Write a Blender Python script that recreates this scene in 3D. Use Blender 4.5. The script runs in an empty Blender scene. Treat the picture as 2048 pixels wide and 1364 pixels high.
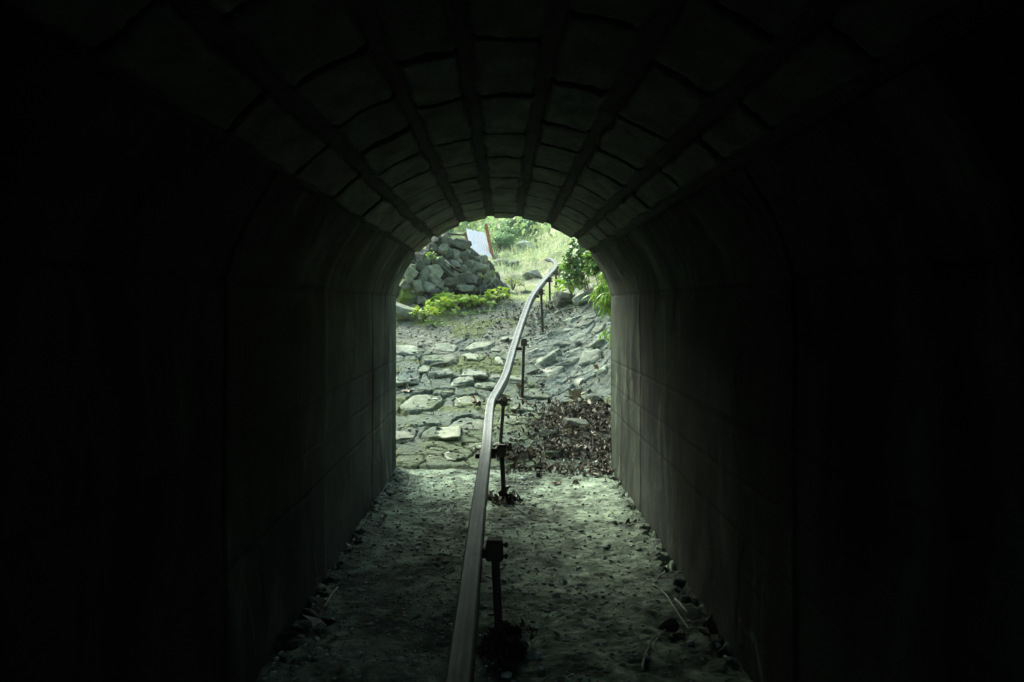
import bpy, math, random
import numpy as np
from mathutils import Vector, Matrix

random.seed(7)
RNG = np.random.default_rng(11)
R = math.radians
SC = bpy.context.scene
COL = SC.collection

# ------------------------------------------------------------------ camera
F, CX, CY, ZC = 1600.0, 1007.0, 612.0, 1.22        # focal in photo pixels, vanishing point, eye height
cam_d = bpy.data.cameras.new("camera")
cam = bpy.data.objects.new("camera", cam_d)
COL.objects.link(cam)
SC.camera = cam
cam.location = (0, 0, ZC)
cam.rotation_euler = (R(90), 0, 0)
cam_d.sensor_width = 36.0
cam_d.lens = F / 2048 * 36.0
cam_d.shift_x = (1024 - CX) / 2048
cam_d.shift_y = -(682 - CY) / 2048
cam_d.clip_start = 0.02
cam_d.clip_end = 600

# ------------------------------------------------------------------ light
SUN_EL, SUN_AZ = R(40), R(-34)                     # azimuth clockwise from +Y: ahead, a little to the left, behind thin cloud
world = bpy.data.worlds.new("World")
SC.world = world
world.use_nodes = True
wn = world.node_tree.nodes
wl = world.node_tree.links
bg = wn["Background"]
sky = wn.new("ShaderNodeTexSky")
sky.sky_type = 'NISHITA'
sky.sun_disc = False
sky.sun_elevation = SUN_EL
sky.sun_rotation = SUN_AZ
sky.air_density = 1.0
sky.dust_density = 4.0
sky.ozone_density = 0.3
tint = wn.new("ShaderNodeMix")
tint.data_type = 'RGBA'
tint.blend_type = 'MULTIPLY'
tint.inputs[0].default_value = 1.0
tint.inputs[7].default_value = (0.84, 1.0, 0.86, 1)
wl.new(sky.outputs[0], tint.inputs[6])
wl.new(tint.outputs[2], bg.inputs[0])
bg.inputs[1].default_value = 0.15

sun_d = bpy.data.lights.new("sun", 'SUN')
sun = bpy.data.objects.new("sun", sun_d)
COL.objects.link(sun)
sun_d.energy = 1.5
sun_d.angle = R(34)
sun_d.color = (0.92, 1.0, 0.90)
sun_dir = Vector((math.sin(SUN_AZ) * math.cos(SUN_EL), math.cos(SUN_AZ) * math.cos(SUN_EL), math.sin(SUN_EL)))
sun.rotation_euler = sun_dir.to_track_quat('Z', 'Y').to_euler()
sun.location = (0, -5, 20)

SC.view_settings.view_transform = 'Standard'
SC.view_settings.look = 'None'
SC.view_settings.gamma = 1.0
SC.view_settings.exposure = 1.85
SC.render.engine = 'CYCLES'
SC.cycles.use_denoising = True
SC.cycles.max_bounces = 8
SC.cycles.diffuse_bounces = 5
SC.cycles.sample_clamp_indirect = 4.0

# ------------------------------------------------------------------ noise
def _hash(ix, iy, iz, seed):
    h = (ix * 374761393 + iy * 668265263 + iz * 2147483647 + seed * 1274126177) & 0xFFFFFFFF
    h = ((h ^ (h >> 13)) * 1274126177) & 0xFFFFFFFF
    h = h ^ (h >> 16)
    return (h & 0xFFFFFF) / float(0xFFFFFF)

def vnoise(x, y, z=None, seed=0):
    x = np.asarray(x, float); y = np.asarray(y, float)
    z = np.zeros_like(x + y) if z is None else np.asarray(z, float)
    x, y, z = np.broadcast_arrays(x, y, z)
    fx, fy, fz = np.floor(x), np.floor(y), np.floor(z)
    ix, iy, iz = fx.astype(np.int64), fy.astype(np.int64), fz.astype(np.int64)
    u, v, w = x - fx, y - fy, z - fz
    u = u * u * (3 - 2 * u); v = v * v * (3 - 2 * v); w = w * w * (3 - 2 * w)
    r = 0
    for a in (0, 1):
        for b in (0, 1):
            for c in (0, 1):
                r = r + _hash(ix + a, iy + b, iz + c, seed) * (u if a else 1 - u) * (v if b else 1 - v) * (w if c else 1 - w)
    return r * 2 - 1

def fbm(x, y, z=None, octv=4, seed=0, gain=0.5):
    s, a, f = 0, 1.0, 1.0
    for i in range(octv):
        s = s + a * vnoise(np.asarray(x) * f, np.asarray(y) * f, None if z is None else np.asarray(z) * f, seed + i * 17)
        a *= gain; f *= 2.03
    return s

def sstep(a, b, x):
    t = np.clip((np.asarray(x, float) - a) / (b - a), 0, 1)
    return t * t * (3 - 2 * t)

# ------------------------------------------------------------------ objects and meshes
def mesh_obj(name, verts, faces, mat, parent=None, col=None, smooth=True):
    verts = np.asarray(verts, dtype=np.float32)
    me = bpy.data.meshes.new(name)
    if isinstance(faces, np.ndarray):
        k = faces.shape[1]
        me.vertices.add(len(verts)); me.vertices.foreach_set("co", verts.ravel())
        me.loops.add(faces.size); me.loops.foreach_set("vertex_index", faces.astype(np.int32).ravel())
        me.polygons.add(len(faces))
        me.polygons.foreach_set("loop_start", np.arange(0, faces.size, k, dtype=np.int32))
        me.polygons.foreach_set("loop_total", np.full(len(faces), k, dtype=np.int32))
    else:
        me.from_pydata([tuple(map(float, v)) for v in verts], [], faces)
    me.update(calc_edges=True)
    me.validate()
    if smooth:
        me.polygons.foreach_set("use_smooth", np.ones(len(me.polygons), dtype=bool))
    if col is not None:
        ca = me.color_attributes.new("col", 'FLOAT_COLOR', 'POINT')
        c4 = np.ones((len(verts), 4), dtype=np.float32)
        c4[:, :3] = col
        ca.data.foreach_set("color", c4.ravel())
    me.materials.append(mat)
    o = bpy.data.objects.new(name, me)
    COL.objects.link(o)
    if parent is not None:
        o.parent = parent
        o.location = -Vector(parent.location)
    return o

def grid_faces(n, m):
    i, j = np.meshgrid(np.arange(n - 1), np.arange(m - 1), indexing='ij')
    a = (i * m + j).ravel()
    return np.stack([a, a + m, a + m + 1, a + 1], axis=1)

def tag(o, label, cat, group=None):
    o['label'] = label; o['category'] = cat
    if group: o['group'] = group
    return o

def stuff(o, label, cat):
    tag(o, label, cat); o['kind'] = 'stuff'; return o

def struct(o):
    o['kind'] = 'structure'; return o

def empty(name, loc, label, cat, group=None):
    o = bpy.data.objects.new(name, None)
    o.empty_display_size = 0.1
    COL.objects.link(o); o.location = loc
    return tag(o, label, cat, group)

class MB:                                           # collects pieces of ONE mesh
    def __init__(s): s.v = []; s.f = []; s.c = []; s.n = 0
    def add(s, verts, faces, col=(1, 1, 1)):
        verts = np.asarray(verts, float)
        s.v.append(verts)
        s.f += [tuple(int(i) + s.n for i in f) for f in faces]
        c = np.ones((len(verts), 3)) * np.asarray(col); s.c.append(c)
        s.n += len(verts)
    def box(s, c, size, rot=None, col=(1, 1, 1), bev=0.12):
        hx, hy, hz = [d / 2 for d in size]
        b = min(hx, hy, hz) * bev * 2
        v = []
        for sx in (-1, 1):
            for sy in (-1, 1):
                for sz in (-1, 1):
                    v += [(sx * (hx - b), sy * (hy - b), sz * hz), (sx * (hx - b), sy * hy, sz * (hz - b)), (sx * hx, sy * (hy - b), sz * (hz - b))]
        v = np.array(v)
        if rot is not None: v = v @ np.array(rot.to_3x3()).T
        import bmesh
        bm = bmesh.new()
        for p in v + np.asarray(c): bm.verts.new(p)
        bmesh.ops.convex_hull(bm, input=bm.verts[:])
        bm.verts.index_update()
        vs = [tuple(q.co) for q in bm.verts]; fs = [[q.index for q in f.verts] for f in bm.faces]
        bm.free()
        s.add(vs, fs, col)
    def tube(s, pts, rad, seg=6, col=(1, 1, 1), cap=True):
        pts = [Vector(p) for p in pts]
        rads = rad if hasattr(rad, '__len__') else [rad] * len(pts)
        ring = []; prev = None
        V = []; Fc = []
        for i, p in enumerate(pts):
            t = (pts[min(i + 1, len(pts) - 1)] - pts[max(i - 1, 0)]).normalized()
            if prev is None:
                a = Vector((0, 0, 1)) if abs(t.z) < 0.9 else Vector((1, 0, 0))
                u = t.cross(a).normalized()
            else:
                u = (prev - t * prev.dot(t)).normalized()
            w = t.cross(u); prev = u
            for k in range(seg):
                an = 2 * math.pi * k / seg
                V.append(p + (u * math.cos(an) + w * math.sin(an)) * rads[i])
        for i in range(len(pts) - 1):
            for k in range(seg):
                a = i * seg + k; b = i * seg + (k + 1) % seg
                Fc.append((a, b, b + seg, a + seg))
        if cap:
            Fc.append(tuple(range(seg))[::-1]); Fc.append(tuple((len(pts) - 1) * seg + k for k in range(seg)))
        s.add([tuple(v) for v in V], Fc, col)
    def build(s, name, mat, parent=None, smooth=True):
        return mesh_obj(name, np.concatenate(s.v), s.f, mat, parent, np.concatenate(s.c), smooth)

def rotmats(rng, n, ez=None, tilt=0.5):
    """random rotations: heading ez (or any), tilted by up to tilt radians"""
    a = rng.uniform(0, 2 * np.pi, n) if ez is None else ez
    b = rng.normal(0, tilt, n); c = rng.normal(0, tilt, n)
    ca, sa, cb, sb, cc, sc_ = np.cos(a), np.sin(a), np.cos(b), np.sin(b), np.cos(c), np.sin(c)
    Z = np.zeros((n, 3, 3)); X = np.zeros((n, 3, 3)); Y = np.zeros((n, 3, 3))
    Z[:, 0, 0] = ca; Z[:, 0, 1] = -sa; Z[:, 1, 0] = sa; Z[:, 1, 1] = ca; Z[:, 2, 2] = 1
    X[:, 0, 0] = 1; X[:, 1, 1] = cb; X[:, 1, 2] = -sb; X[:, 2, 1] = sb; X[:, 2, 2] = cb
    Y[:, 1, 1] = 1; Y[:, 0, 0] = cc; Y[:, 0, 2] = sc_; Y[:, 2, 0] = -sc_; Y[:, 2, 2] = cc
    return Z @ X @ Y

def scatter(name, tmpls, pos, rot, size, col, mat, parent=None, smooth=True):
    """many small leaf- or pebble-like faces gathered in one mesh"""
    pos = np.asarray(pos, float); n = len(pos)
    size = np.asarray(size, float)
    if size.ndim == 1: size = np.repeat(size[:, None], 3, axis=1)
    V = []; Fa = []; C = []; base = 0
    pick = np.arange(n) % len(tmpls)
    for k, (tv, tf) in enumerate(tmpls):
        idx = np.where(pick == k)[0]
        if not len(idx): continue
        tv = np.asarray(tv, float); tf = np.asarray(tf)
        v = tv[None, :, :] * size[idx][:, None, :]
        v = np.einsum('nij,nkj->nki', rot[idx], v) + pos[idx][:, None, :]
        V.append(v.reshape(-1, 3))
        Fa.append((tf[None] + (base + np.arange(len(idx)) * len(tv))[:, None, None]).reshape(-1, tf.shape[1]))
        C.append(np.repeat(col[idx], len(tv), axis=0))
        base += len(idx) * len(tv)
    return mesh_obj(name, np.concatenate(V), np.concatenate(Fa), mat, parent, np.concatenate(C), smooth)

def leaf_tmpl(w=0.5, curl=0.3, fold=0.25, seed=0, tip=0.0):
    """leaf along +Y, length 1: 5 stations x 3"""
    ys = [0, 0.22, 0.5, 0.78, 1.0]; ws = [0.04, 0.75, 1.0, 0.62, 0.03]
    rnd = random.Random(seed)
    V = []
    for i, (y, ww) in enumerate(zip(ys, ws)):
        h = -curl * (y - 0.3) ** 2 - tip * y * y
        for sx in (-1, 0, 1):
            V.append((sx * ww * w / 2 * rnd.uniform(.85, 1.15), y, h + abs(sx) * fold * ww * w + rnd.uniform(-.03, .03) * abs(curl) * 2))
    return V, [(i * 3 + j, i * 3 + j + 1, i * 3 + j + 4, i * 3 + j + 3) for i in range(4) for j in range(2)]

GREEN_LEAF = [leaf_tmpl(0.55, 0.3, 0.15, 1), leaf_tmpl(0.62, 0.5, 0.2, 2), leaf_tmpl(0.5, 0.1, 0.1, 3)]
NARROW = [leaf_tmpl(0.14, 0.5, 0.2, 4), leaf_tmpl(0.17, 0.8, 0.3, 5)]
ROUND = [leaf_tmpl(0.9, 0.4, 0.12, 6), leaf_tmpl(1.0, 0.6, 0.1, 7)]
DEAD = [leaf_tmpl(0.6, 1.3, 0.5, 8), leaf_tmpl(0.75, -1.2, -0.4, 9), leaf_tmpl(0.4, 1.8, 0.7, 10), leaf_tmpl(0.9, 0.8, 0.8, 12), leaf_tmpl(0.3, -1.6, 0.6, 13)]
BLADE = [([(-.02, 0, 0), (.02, 0, 0), (-.018, .05, .5), (.018, .05, .5), (0, .3, 1.0), (.003, .3, 1.0)], [(0, 1, 3, 2), (2, 3, 5, 4)]),
         ([(-.02, 0, 0), (.02, 0, 0), (-.018, .15, .45), (.018, .15, .45), (0, .7, .75), (.003, .7, .75)], [(0, 1, 3, 2), (2, 3, 5, 4)])]

def ico(sub):
    import bmesh
    bm = bmesh.new(); bmesh.ops.create_icosphere(bm, subdivisions=sub, radius=1.0)
    v = np.array([tuple(q.co) for q in bm.verts]); f = np.array([[q.index for q in g.verts] for g in bm.faces])
    bm.free(); return v, f
ICO1, ICO4, ICO5 = ico(1), ico(4), ico(5)

def rock_shape(seed, cuts=10, rough=0.05, base=ICO4, lo=0.50, hi=0.92, blocky=False):
    """a block of broken stone: a sphere cut by random planes, then worn and pitted"""
    rng = np.random.default_rng(seed)
    v, f = base
    n = rng.normal(size=(cuts, 3)); n /= np.linalg.norm(n, axis=1)[:, None]
    d = rng.uniform(lo, hi, cuts)
    if blocky:                                      # six jittered block faces and a few broken corners
        ax6 = np.vstack([np.eye(3), -np.eye(3)]) + rng.normal(0, .24, (6, 3)); ax6 /= np.linalg.norm(ax6, axis=1)[:, None]
        n = np.vstack([ax6, n[:4]]); d = np.r_[rng.uniform(.60, .80, 6), rng.uniform(.72, .95, len(n) - 6)]
    dots = v @ n.T
    r = np.where(dots > 0.05, d / np.maximum(dots, 0.05), 9.0)
    rad = np.minimum(r.min(axis=1), 1.35 if blocky else 1.12)
    rad = rad * (1 + rough * fbm(v[:, 0] * 2.5 + seed, v[:, 1] * 2.5, v[:, 2] * 2.5, 4, seed) + rough * .5 * np.abs(fbm(v[:, 0] * 9, v[:, 1] * 9 + seed, v[:, 2] * 9, 2, seed + 3)))
    return v * rad[:, None], f

def rock(name, c, half, rz=0, tilt=(0, 0), seed=0, mat=None, parent=None, col=(1, 1, 1), moss=0.0, **k):
    v, f = rock_shape(seed, **k)
    v = v * np.asarray(half)
    M = np.array((Matrix.Rotation(tilt[1], 3, 'Y') @ Matrix.Rotation(tilt[0], 3, 'X') @ Matrix.Rotation(rz, 3, 'Z')))
    v = v @ M.T
    cc = np.ones((len(v), 3)) * np.asarray(col)
    nv = fbm(v[:, 0] * 14 + seed, v[:, 1] * 14, v[:, 2] * 14, 3, seed)
    cc *= (1 + 0.38 * nv)[:, None]
    if moss > 0:
        up = v[:, 2] / (np.abs(v[:, 2]).max() + 1e-6)
        m = sstep(0.25, 0.6, up * .6 + nv * .5 + moss - .35)[:, None]
        cc = cc * (1 - m) + np.array((0.13, 0.19, 0.035)) / 0.24 * m
    if parent is None:
        o = mesh_obj(name, v, f, mat, None, cc, smooth=False)
        o.location = c
    else:
        o = mesh_obj(name, v + np.asarray(c), f, mat, parent, cc, smooth=False)
    return o

# ------------------------------------------------------------------ materials
def material(name, base, rough=0.85, var=0.25, scale=8, bump=0.3, bscale=40, bdist=0.01, stretch=(1, 1, 1), translucent=0.0, metal=0.0, dark=None, spec=0.3, vcol=True, object_space=False):
    m = bpy.data.materials.new(name); m.use_nodes = True
    nt = m.node_tree; N = nt.nodes; L = nt.links
    b = N["Principled BSDF"]
    tc = N.new("ShaderNodeTexCoord"); mp = N.new("ShaderNodeMapping")
    mp.inputs['Scale'].default_value = stretch
    L.new(tc.outputs['Object'], mp.inputs[0])
    n1 = N.new("ShaderNodeTexNoise"); n1.inputs['Scale'].default_value = scale; n1.inputs['Detail'].default_value = 8; n1.inputs['Roughness'].default_value = 0.65
    L.new(mp.outputs[0], n1.inputs['Vector'])
    cr = N.new("ShaderNodeValToRGB")
    cr.color_ramp.elements[0].position = 0.3; cr.color_ramp.elements[1].position = 0.72
    lo = [c * (1 - var) for c in base] if dark is None else dark
    cr.color_ramp.elements[0].color = (*lo, 1)
    cr.color_ramp.elements[1].color = (*[min(c * (1 + var), 1) for c in base], 1)
    L.new(n1.outputs[0], cr.inputs[0])
    out = cr.outputs[0]
    if vcol:
        at = N.new("ShaderNodeAttribute"); at.attribute_name = "col"
        mx = N.new("ShaderNodeMix"); mx.data_type = 'RGBA'; mx.blend_type = 'MULTIPLY'; mx.inputs[0].default_value = 1.0
        L.new(out, mx.inputs[6]); L.new(at.outputs['Color'], mx.inputs[7])
        out = mx.outputs[2]
    L.new(out, b.inputs['Base Color'])
    b.inputs['Roughness'].default_value = rough
    b.inputs['Metallic'].default_value = metal
    b.inputs['Specular IOR Level'].default_value = spec
    if bump > 0:
        n2 = N.new("ShaderNodeTexNoise"); n2.inputs['Scale'].default_value = bscale; n2.inputs['Detail'].default_value = 6; n2.inputs['Roughness'].default_value = 0.7
        L.new(mp.outputs[0], n2.inputs['Vector'])
        bp = N.new("ShaderNodeBump"); bp.inputs['Strength'].default_value = bump; bp.inputs['Distance'].default_value = bdist
        L.new(n2.outputs[0], bp.inputs['Height']); L.new(bp.outputs[0], b.inputs['Normal'])
    if translucent > 0:
        tr = N.new("ShaderNodeBsdfTranslucent"); L.new(out, tr.inputs[0])
        ms = N.new("ShaderNodeMixShader"); ms.inputs[0].default_value = translucent
        L.new(b.outputs[0], ms.inputs[1]); L.new(tr.outputs[0], ms.inputs[2])
        L.new(ms.outputs[0], N["Material Output"].inputs[0])
    return m

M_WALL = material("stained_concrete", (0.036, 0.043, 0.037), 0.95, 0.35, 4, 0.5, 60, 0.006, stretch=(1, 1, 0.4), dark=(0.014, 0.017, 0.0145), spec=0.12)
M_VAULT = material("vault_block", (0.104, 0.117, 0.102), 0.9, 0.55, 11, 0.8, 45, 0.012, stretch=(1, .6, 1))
M_FLOOR = material("dirty_concrete", (0.30, 0.36, 0.305), 0.92, 0.4, 9, 1.0, 55, 0.014, dark=(0.115, 0.145, 0.12), spec=0.12)
M_PATH = material("cobble_stone", (0.190, 0.205, 0.190), 0.85, 0.4, 16, 1.0, 40, 0.018)
M_GROUND = material("hill_soil", (0.34, 0.34, 0.25), 0.95, 0.35, 2, 0.6, 14, 0.05)
M_ROCK = material("broken_rock", (0.245, 0.255, 0.218), 0.82, 0.35, 18, 0.9, 50, 0.012)
M_EMB = material("embankment_turf", (0.07, 0.10, 0.04), 0.95, 0.4, 2, 0.8, 6, 0.1)
M_STEEL = material("worn_steel", (0.145, 0.155, 0.16), 0.62, 0.35, 12, 0.15, 90, 0.002, metal=0.1, stretch=(3, .6, 3), spec=0.25)
M_RUSTDARK = material("dark_rusty_steel", (0.055, 0.048, 0.040), 0.75, 0.4, 30, 0.4, 90, 0.003, metal=0.3)
M_RUST = material("orange_rust", (0.36, 0.16, 0.065), 0.85, 0.35, 14, 0.3, 60, 0.003)
M_WHITE = material("weathered_white_board", (0.84, 0.79, 0.82), 0.8, 0.06, 10, 0.2, 30, 0.004)
M_LEAF = material("green_leaf", (1, 1, 1), 0.5, 0.15, 30, 0, translucent=0.35, spec=0.4)
M_GLOSS = material("glossy_leaf", (1, 1, 1), 0.35, 0.15, 30, 0, translucent=0.2, spec=0.5)
M_DEAD = material("dead_leaf", (1, 1, 1), 0.7, 0.3, 40, 0.2, 90, 0.003)
M_WOOD = material("twig_bark", (1, 1, 1), 0.8, 0.3, 40, 0.3, 90, 0.002)
M_PEB = material("pebble", (1, 1, 1), 0.7, 0.2, 60, 0.2, 120, 0.002)

# ------------------------------------------------------------------ where things stand
def at(px, py, Y):
    return np.array(((px - CX) / F * Y, Y, ZC - (py - CY) / F * Y))

PROF = np.array([(5.0, -.02), (5.95, -.01), (6.6, .09), (7.1, .15), (8, .29), (9, .58), (9.9, .86), (10.8, 1.08), (11.6, 1.27), (13.2, 1.52), (15, 1.85),
                 (18, 2.3), (22, 3.0), (30, 5.0), (40, 7.6), (60, 11.5), (90, 15), (140, 18), (400, 20)])
def wall_line(Y):                                   # x of the foot of the dry stone wall
    return np.interp(Y, [9.0, 10.0, 11.2, 12.4, 13.5], [-1.65, -1.30, -0.72, -0.10, -0.05])

def G(x, Y, fine=True):
    x = np.asarray(x, float); Y = np.asarray(Y, float)
    z = np.interp(Y, PROF[:, 0], PROF[:, 1])
    z = z + 0.34 * sstep(.62, 1.5, x) * sstep(7.0, 9.0, Y) + 1.6 * sstep(1.6, 4.5, x)
    z = z + 1.5 * sstep(1.7, 3.6, -x) + 0.004 * np.clip(np.abs(x) - 4, 0, 60) ** 1.6 * 6
    # litter mound at the right of the mouth
    z = z + 0.085 * np.exp(-(((x - .72) / .38) ** 2 + ((Y - 7.15) / .55) ** 2))
    far = sstep(10, 16, Y)
    z = z + fbm(x * .9, Y * .9, octv=3, seed=5) * (.02 + .10 * far) + fbm(x * .15, Y * .15, octv=2, seed=9) * 1.2 * sstep(20, 45, Y)
    return z

def hit(px, py, y0=5.96, y1=45):
    """the point of the ground seen at a photo pixel"""
    Ys = np.linspace(y0, y1, 3000)
    zl = ZC - (py - CY) / F * Ys; xl = (px - CX) / F * Ys
    d = zl - G(xl, Ys)
    k = np.argmax(d <= 0)
    if d[k] > 0: k = len(Ys) - 1
    return np.array((xl[k], Ys[k], float(G(xl[k], Ys[k]))))

# ------------------------------------------------------------------ ground and slope
def axis(lo, hi, flo, fhi, step, grow=1.12):
    a = list(np.arange(flo, fhi, step)); s = step
    while a[-1] < hi: s *= grow; a.append(a[-1] + s)
    s = step; b = [flo]
    while b[0] > lo: s *= grow; b.insert(0, b[0] - s)
    return np.array(b[:-1] + a)
PX0, PX1, PY1 = -1.75, 1.85, 12.6
def path_in(x, Y):                                  # 1 inside the paved slope, 0 outside
    e = fbm(x * 2, Y * 2, octv=3, seed=33) * .18
    return sstep(0, .3, x - PX0 - .1 + e) * sstep(0, .3, PX1 - .1 - x + e) * sstep(0, .5, PY1 - .3 - Y + e)

gx = axis(-250, 250, -4, 4, .07); gy = axis(5.99, 380, 5.99, 19, .07)
X, Y = np.meshgrid(gx, gy, indexing='ij')
Z = G(X, Y)
pin = path_in(X, Y)
Z = Z - .12 * pin + .03 * fbm(X * 5, Y * 5, octv=3, seed=40) * (1 - pin)
n1 = fbm(X * 1.6, Y * 1.6, octv=4, seed=21)
c = np.ones(X.shape + (3,)) * np.array((1.0, .97, .88))
gm = (sstep(-.1, .6, n1 + .5 * sstep(16, 26, Y)))[..., None]
c = c * (1 - gm) + np.array((.80, .92, .55)) * gm
pale = (sstep(.1, .5, fbm(X * .7 + 5, Y * .5, octv=3, seed=51)) * sstep(13, 16, Y) * (1 - sstep(24, 30, Y)))[..., None]
c = c * (1 - pale) + np.array((1.7, 1.62, 1.6)) * pale
struct(mesh_obj("ground", np.stack([X, Y, Z], -1).reshape(-1, 3), grid_faces(*X.shape), M_GROUND, None, c.reshape(-1, 3)))

# stones set in the slope: photo px centre, half size, rise, tone
STONES = [(817, 762, 26, 18, .060, 2), (878, 724, 40, 14, .055, 1), (818, 705, 30, 10, .03, 1), (888, 699, 25, 8, .025, 1), (965, 693, 26, 10, .03, 3), (952, 717, 20, 10, .03, 3), (998, 727, 11, 8, .02, 1),
          (949, 751, 27, 14, .045, 1), (878, 752, 22, 9, .05, 1), (926, 766, 25, 12, .045, 1), (976, 775, 28, 10, .035, 0), (992, 756, 13, 7, .02, 1),
          (846, 811, 40, 23, .04, 0), (886, 787, 22, 8, .02, 0), (882, 868, 38, 17, .022, 3), (910, 918, 20, 12, .03, 1), (809, 873, 20, 20, .018, 1), (875, 902, 20, 5, .012, 3), (822, 921, 30, 12, .012, 0),
          (1064, 707, 16, 12, .02, 3), (1121, 692, 25, 10, .03, 2), (1135, 706, 14, 6, .03, 3), (1086, 724, 22, 14, .035, 1), (1017, 679, 19, 8, .03, 1), (1149, 634, 22, 8, .04, 2), (1131, 664, 30, 9, .03, 1),
          (1173, 650, 26, 12, .04, 2), (1133, 729, 32, 13, .035, 1), (1178, 722, 28, 16, .04, 2), (1070, 790, 30, 13, .035, 0), (991, 700, 10, 7, .015, 1), (1033, 759, 20, 10, .02, 1), (1042, 818, 24, 10, .03, 0),
          (1028, 845, 30, 12, .02, 0), (1123, 908, 48, 11, .045, 0), (940, 850, 34, 15, .018, 0), (940, 805, 32, 14, .015, 0), (905, 680, 30, 7, .012, 3), (945, 668, 30, 6, .012, 3), (1200, 690, 20, 12, .03, 2), (1070, 660, 20, 8, .02, 1),
          (850, 740, 12, 8, .02, 1), (1000, 800, 20, 9, .015, 0), (1095, 750, 28, 9, .02, 1), (960, 895, 30, 9, .015, 0), (1020, 905, 25, 8, .015, 0), (850, 675, 26, 6, .012, 3), (1010, 655, 20, 5, .01, 3)]
px_ = np.arange(PX0, PX1, .0085); py_ = np.concatenate([np.arange(5.962, 8.6, .0085), np.arange(8.6, PY1, .013)])
X, Y = np.meshgrid(px_, py_, indexing='ij')
Zb = G(X, Y)
wx = X + .014 * fbm(X * 7, Y * 7, octv=4, seed=60); wy = Y + .020 * fbm(X * 7, Y * 7, octv=4, seed=61)
# general field of irregular stones
def voronoi(wx, wy, sx, sy, seed):
    rng = np.random.default_rng(seed)
    u, v = wx / sx, wy / sy
    iu, iv = np.floor(u).astype(int), np.floor(v).astype(int)
    d1 = np.full(u.shape, 9.0); d2 = np.full(u.shape, 9.0); cid = np.zeros(u.shape)
    for a in (-1, 0, 1):
        for b in (-1, 0, 1):
            cu, cv = iu + a, iv + b
            ju = cu + .5 + .42 * (2 * _hash(cu, cv, 0 * cu, seed) - 1); jv = cv + .5 + .42 * (2 * _hash(cu, cv, 0 * cu + 1, seed) - 1)
            d = np.sqrt((u - ju) ** 2 + (v - jv) ** 2)
            h = _hash(cu, cv, 0 * cu + 2, seed)
            closer = d < d1
            d2 = np.where(closer, d1, np.minimum(d2, d)); cid = np.where(closer, h, cid); d1 = np.where(closer, d, d1)
    return d2 - d1, cid
edge, cid = voronoi(wx * .94 + wy * .25, wy - wx * .2, .33, .42, 3)
body = sstep(.01, .07, edge)
an = cid * 40
rise = body * (.004 + .014 * cid + .05 * (((wx * np.cos(an) + wy * np.sin(an)) * 2.4) % 1.0 - .5) * 0 + .006 * np.sin(wx * 8 * np.cos(an) + wy * 8 * np.sin(an) + an))
tone = np.ones(X.shape + (3,)) * np.array((.78, .84, .76)) * (.85 + .3 * cid)[..., None]
MORTAR = np.array((.50, .55, .42)); TONES = [np.array((.80, .88, .78)), np.array((1.0, 1.06, 1.0)), np.array((1.15, 1.28, 1.27)), np.array((1.20, 1.24, 1.12))]
crack = sstep(0, .035, edge)[..., None]
tone = MORTAR * .30 * (1 - crack) + tone * crack
for i, (sx, sy, hw, hh, ht, tn) in enumerate(STONES):
    p = hit(sx, sy); a = hit(sx, sy + hh * .9); b = hit(sx, sy - hh * .9)
    ax = hw / F * p[1]; ay = max((b[1] - a[1]) / 2, ax * .55)
    rot = random.uniform(-.35, .35)
    dx, dy = wx - p[0], wy - (a[1] + b[1]) / 2
    q1 = (dx * math.cos(rot) + dy * math.sin(rot)) / ax; q2 = (-dx * math.sin(rot) + dy * math.cos(rot)) / ay
    pw = random.uniform(2.2, 4.5)
    d = (np.abs(q1) ** pw + np.abs(q2) ** pw) ** (1 / pw) + .10 * fbm(q1 * 1.7 + i * 7, q2 * 1.7, octv=3, seed=70 + i)
    m = 1 - sstep(.84, .97, d); near = 1 - sstep(1.0, 1.09, d)
    ridge = .55 + .35 * np.abs(fbm(q1 * 1.3 + i, q2 * 1.3, octv=3, seed=90 + i)) + .2 * q1 * random.choice((-1, 1)) - .55 * q2 + .12 * fbm(q1 * 5, q2 * 5, octv=3, seed=95 + i)
    rise = rise * (1 - near) + near * (-.016)
    rise = rise * (1 - m) + ht * 1.0 * ridge * m
    tone = tone * (1 - near[..., None]) + near[..., None] * MORTAR * .30
    tone = tone * (1 - m[..., None]) + m[..., None] * TONES[tn] * random.uniform(.78, 1.2) * (.94 + .2 * fbm(q1 * 3, q2 * 3, octv=3, seed=i)[..., None])
# soil and moss that lie over the upper part of the slope
soil = sstep(-.25, .25, (Y - 9.25) * .8 + fbm(X * 2.2, Y * 2.2, octv=4, seed=80) * .6)
rise = rise * (1 - .75 * soil) + soil * (.010 + .010 * fbm(X * 5, Y * 4, octv=5, seed=87, gain=.6))
soilc = np.array((1.0, .96, .80)) * (1 + .2 * fbm(X * 12, Y * 12, octv=3, seed=81))[..., None]
tone = tone * np.array((.86, .93, .90))
sk = (soil * (.80 - .45 * sstep(.15, .7, X)))[..., None]
tone = tone * (1 - sk) + soilc * .95 * sk
near_mouth = (1 - sstep(6.5, 8.0, Y + .4 * fbm(X * 2, Y * 2, octv=3, seed=86)))[..., None]  # stones get darker and slightly greener toward the tunnel mouth
tone = tone * (1 - near_mouth * np.array((.42, .36, .42)))
mossm = (1 - .6 * near_mouth[..., 0]) * sstep(.18, .55, fbm(X * 2.1 + 3, Y * 1.8, octv=4, seed=82) + .35 * (1 - body) + .35 * np.exp(-((X - .12) / .3) ** 2 - ((Y - 8.6) / .5) ** 2) + .3 * np.exp(-((X + .35) / .25) ** 2 - ((Y - 9.1) / .35) ** 2)) * (1 - .5 * sstep(.02, .04, rise))
tone = tone * (1 - .75 * mossm[..., None]) + np.array((.62, .72, .22)) * .75 * mossm[..., None]
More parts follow.
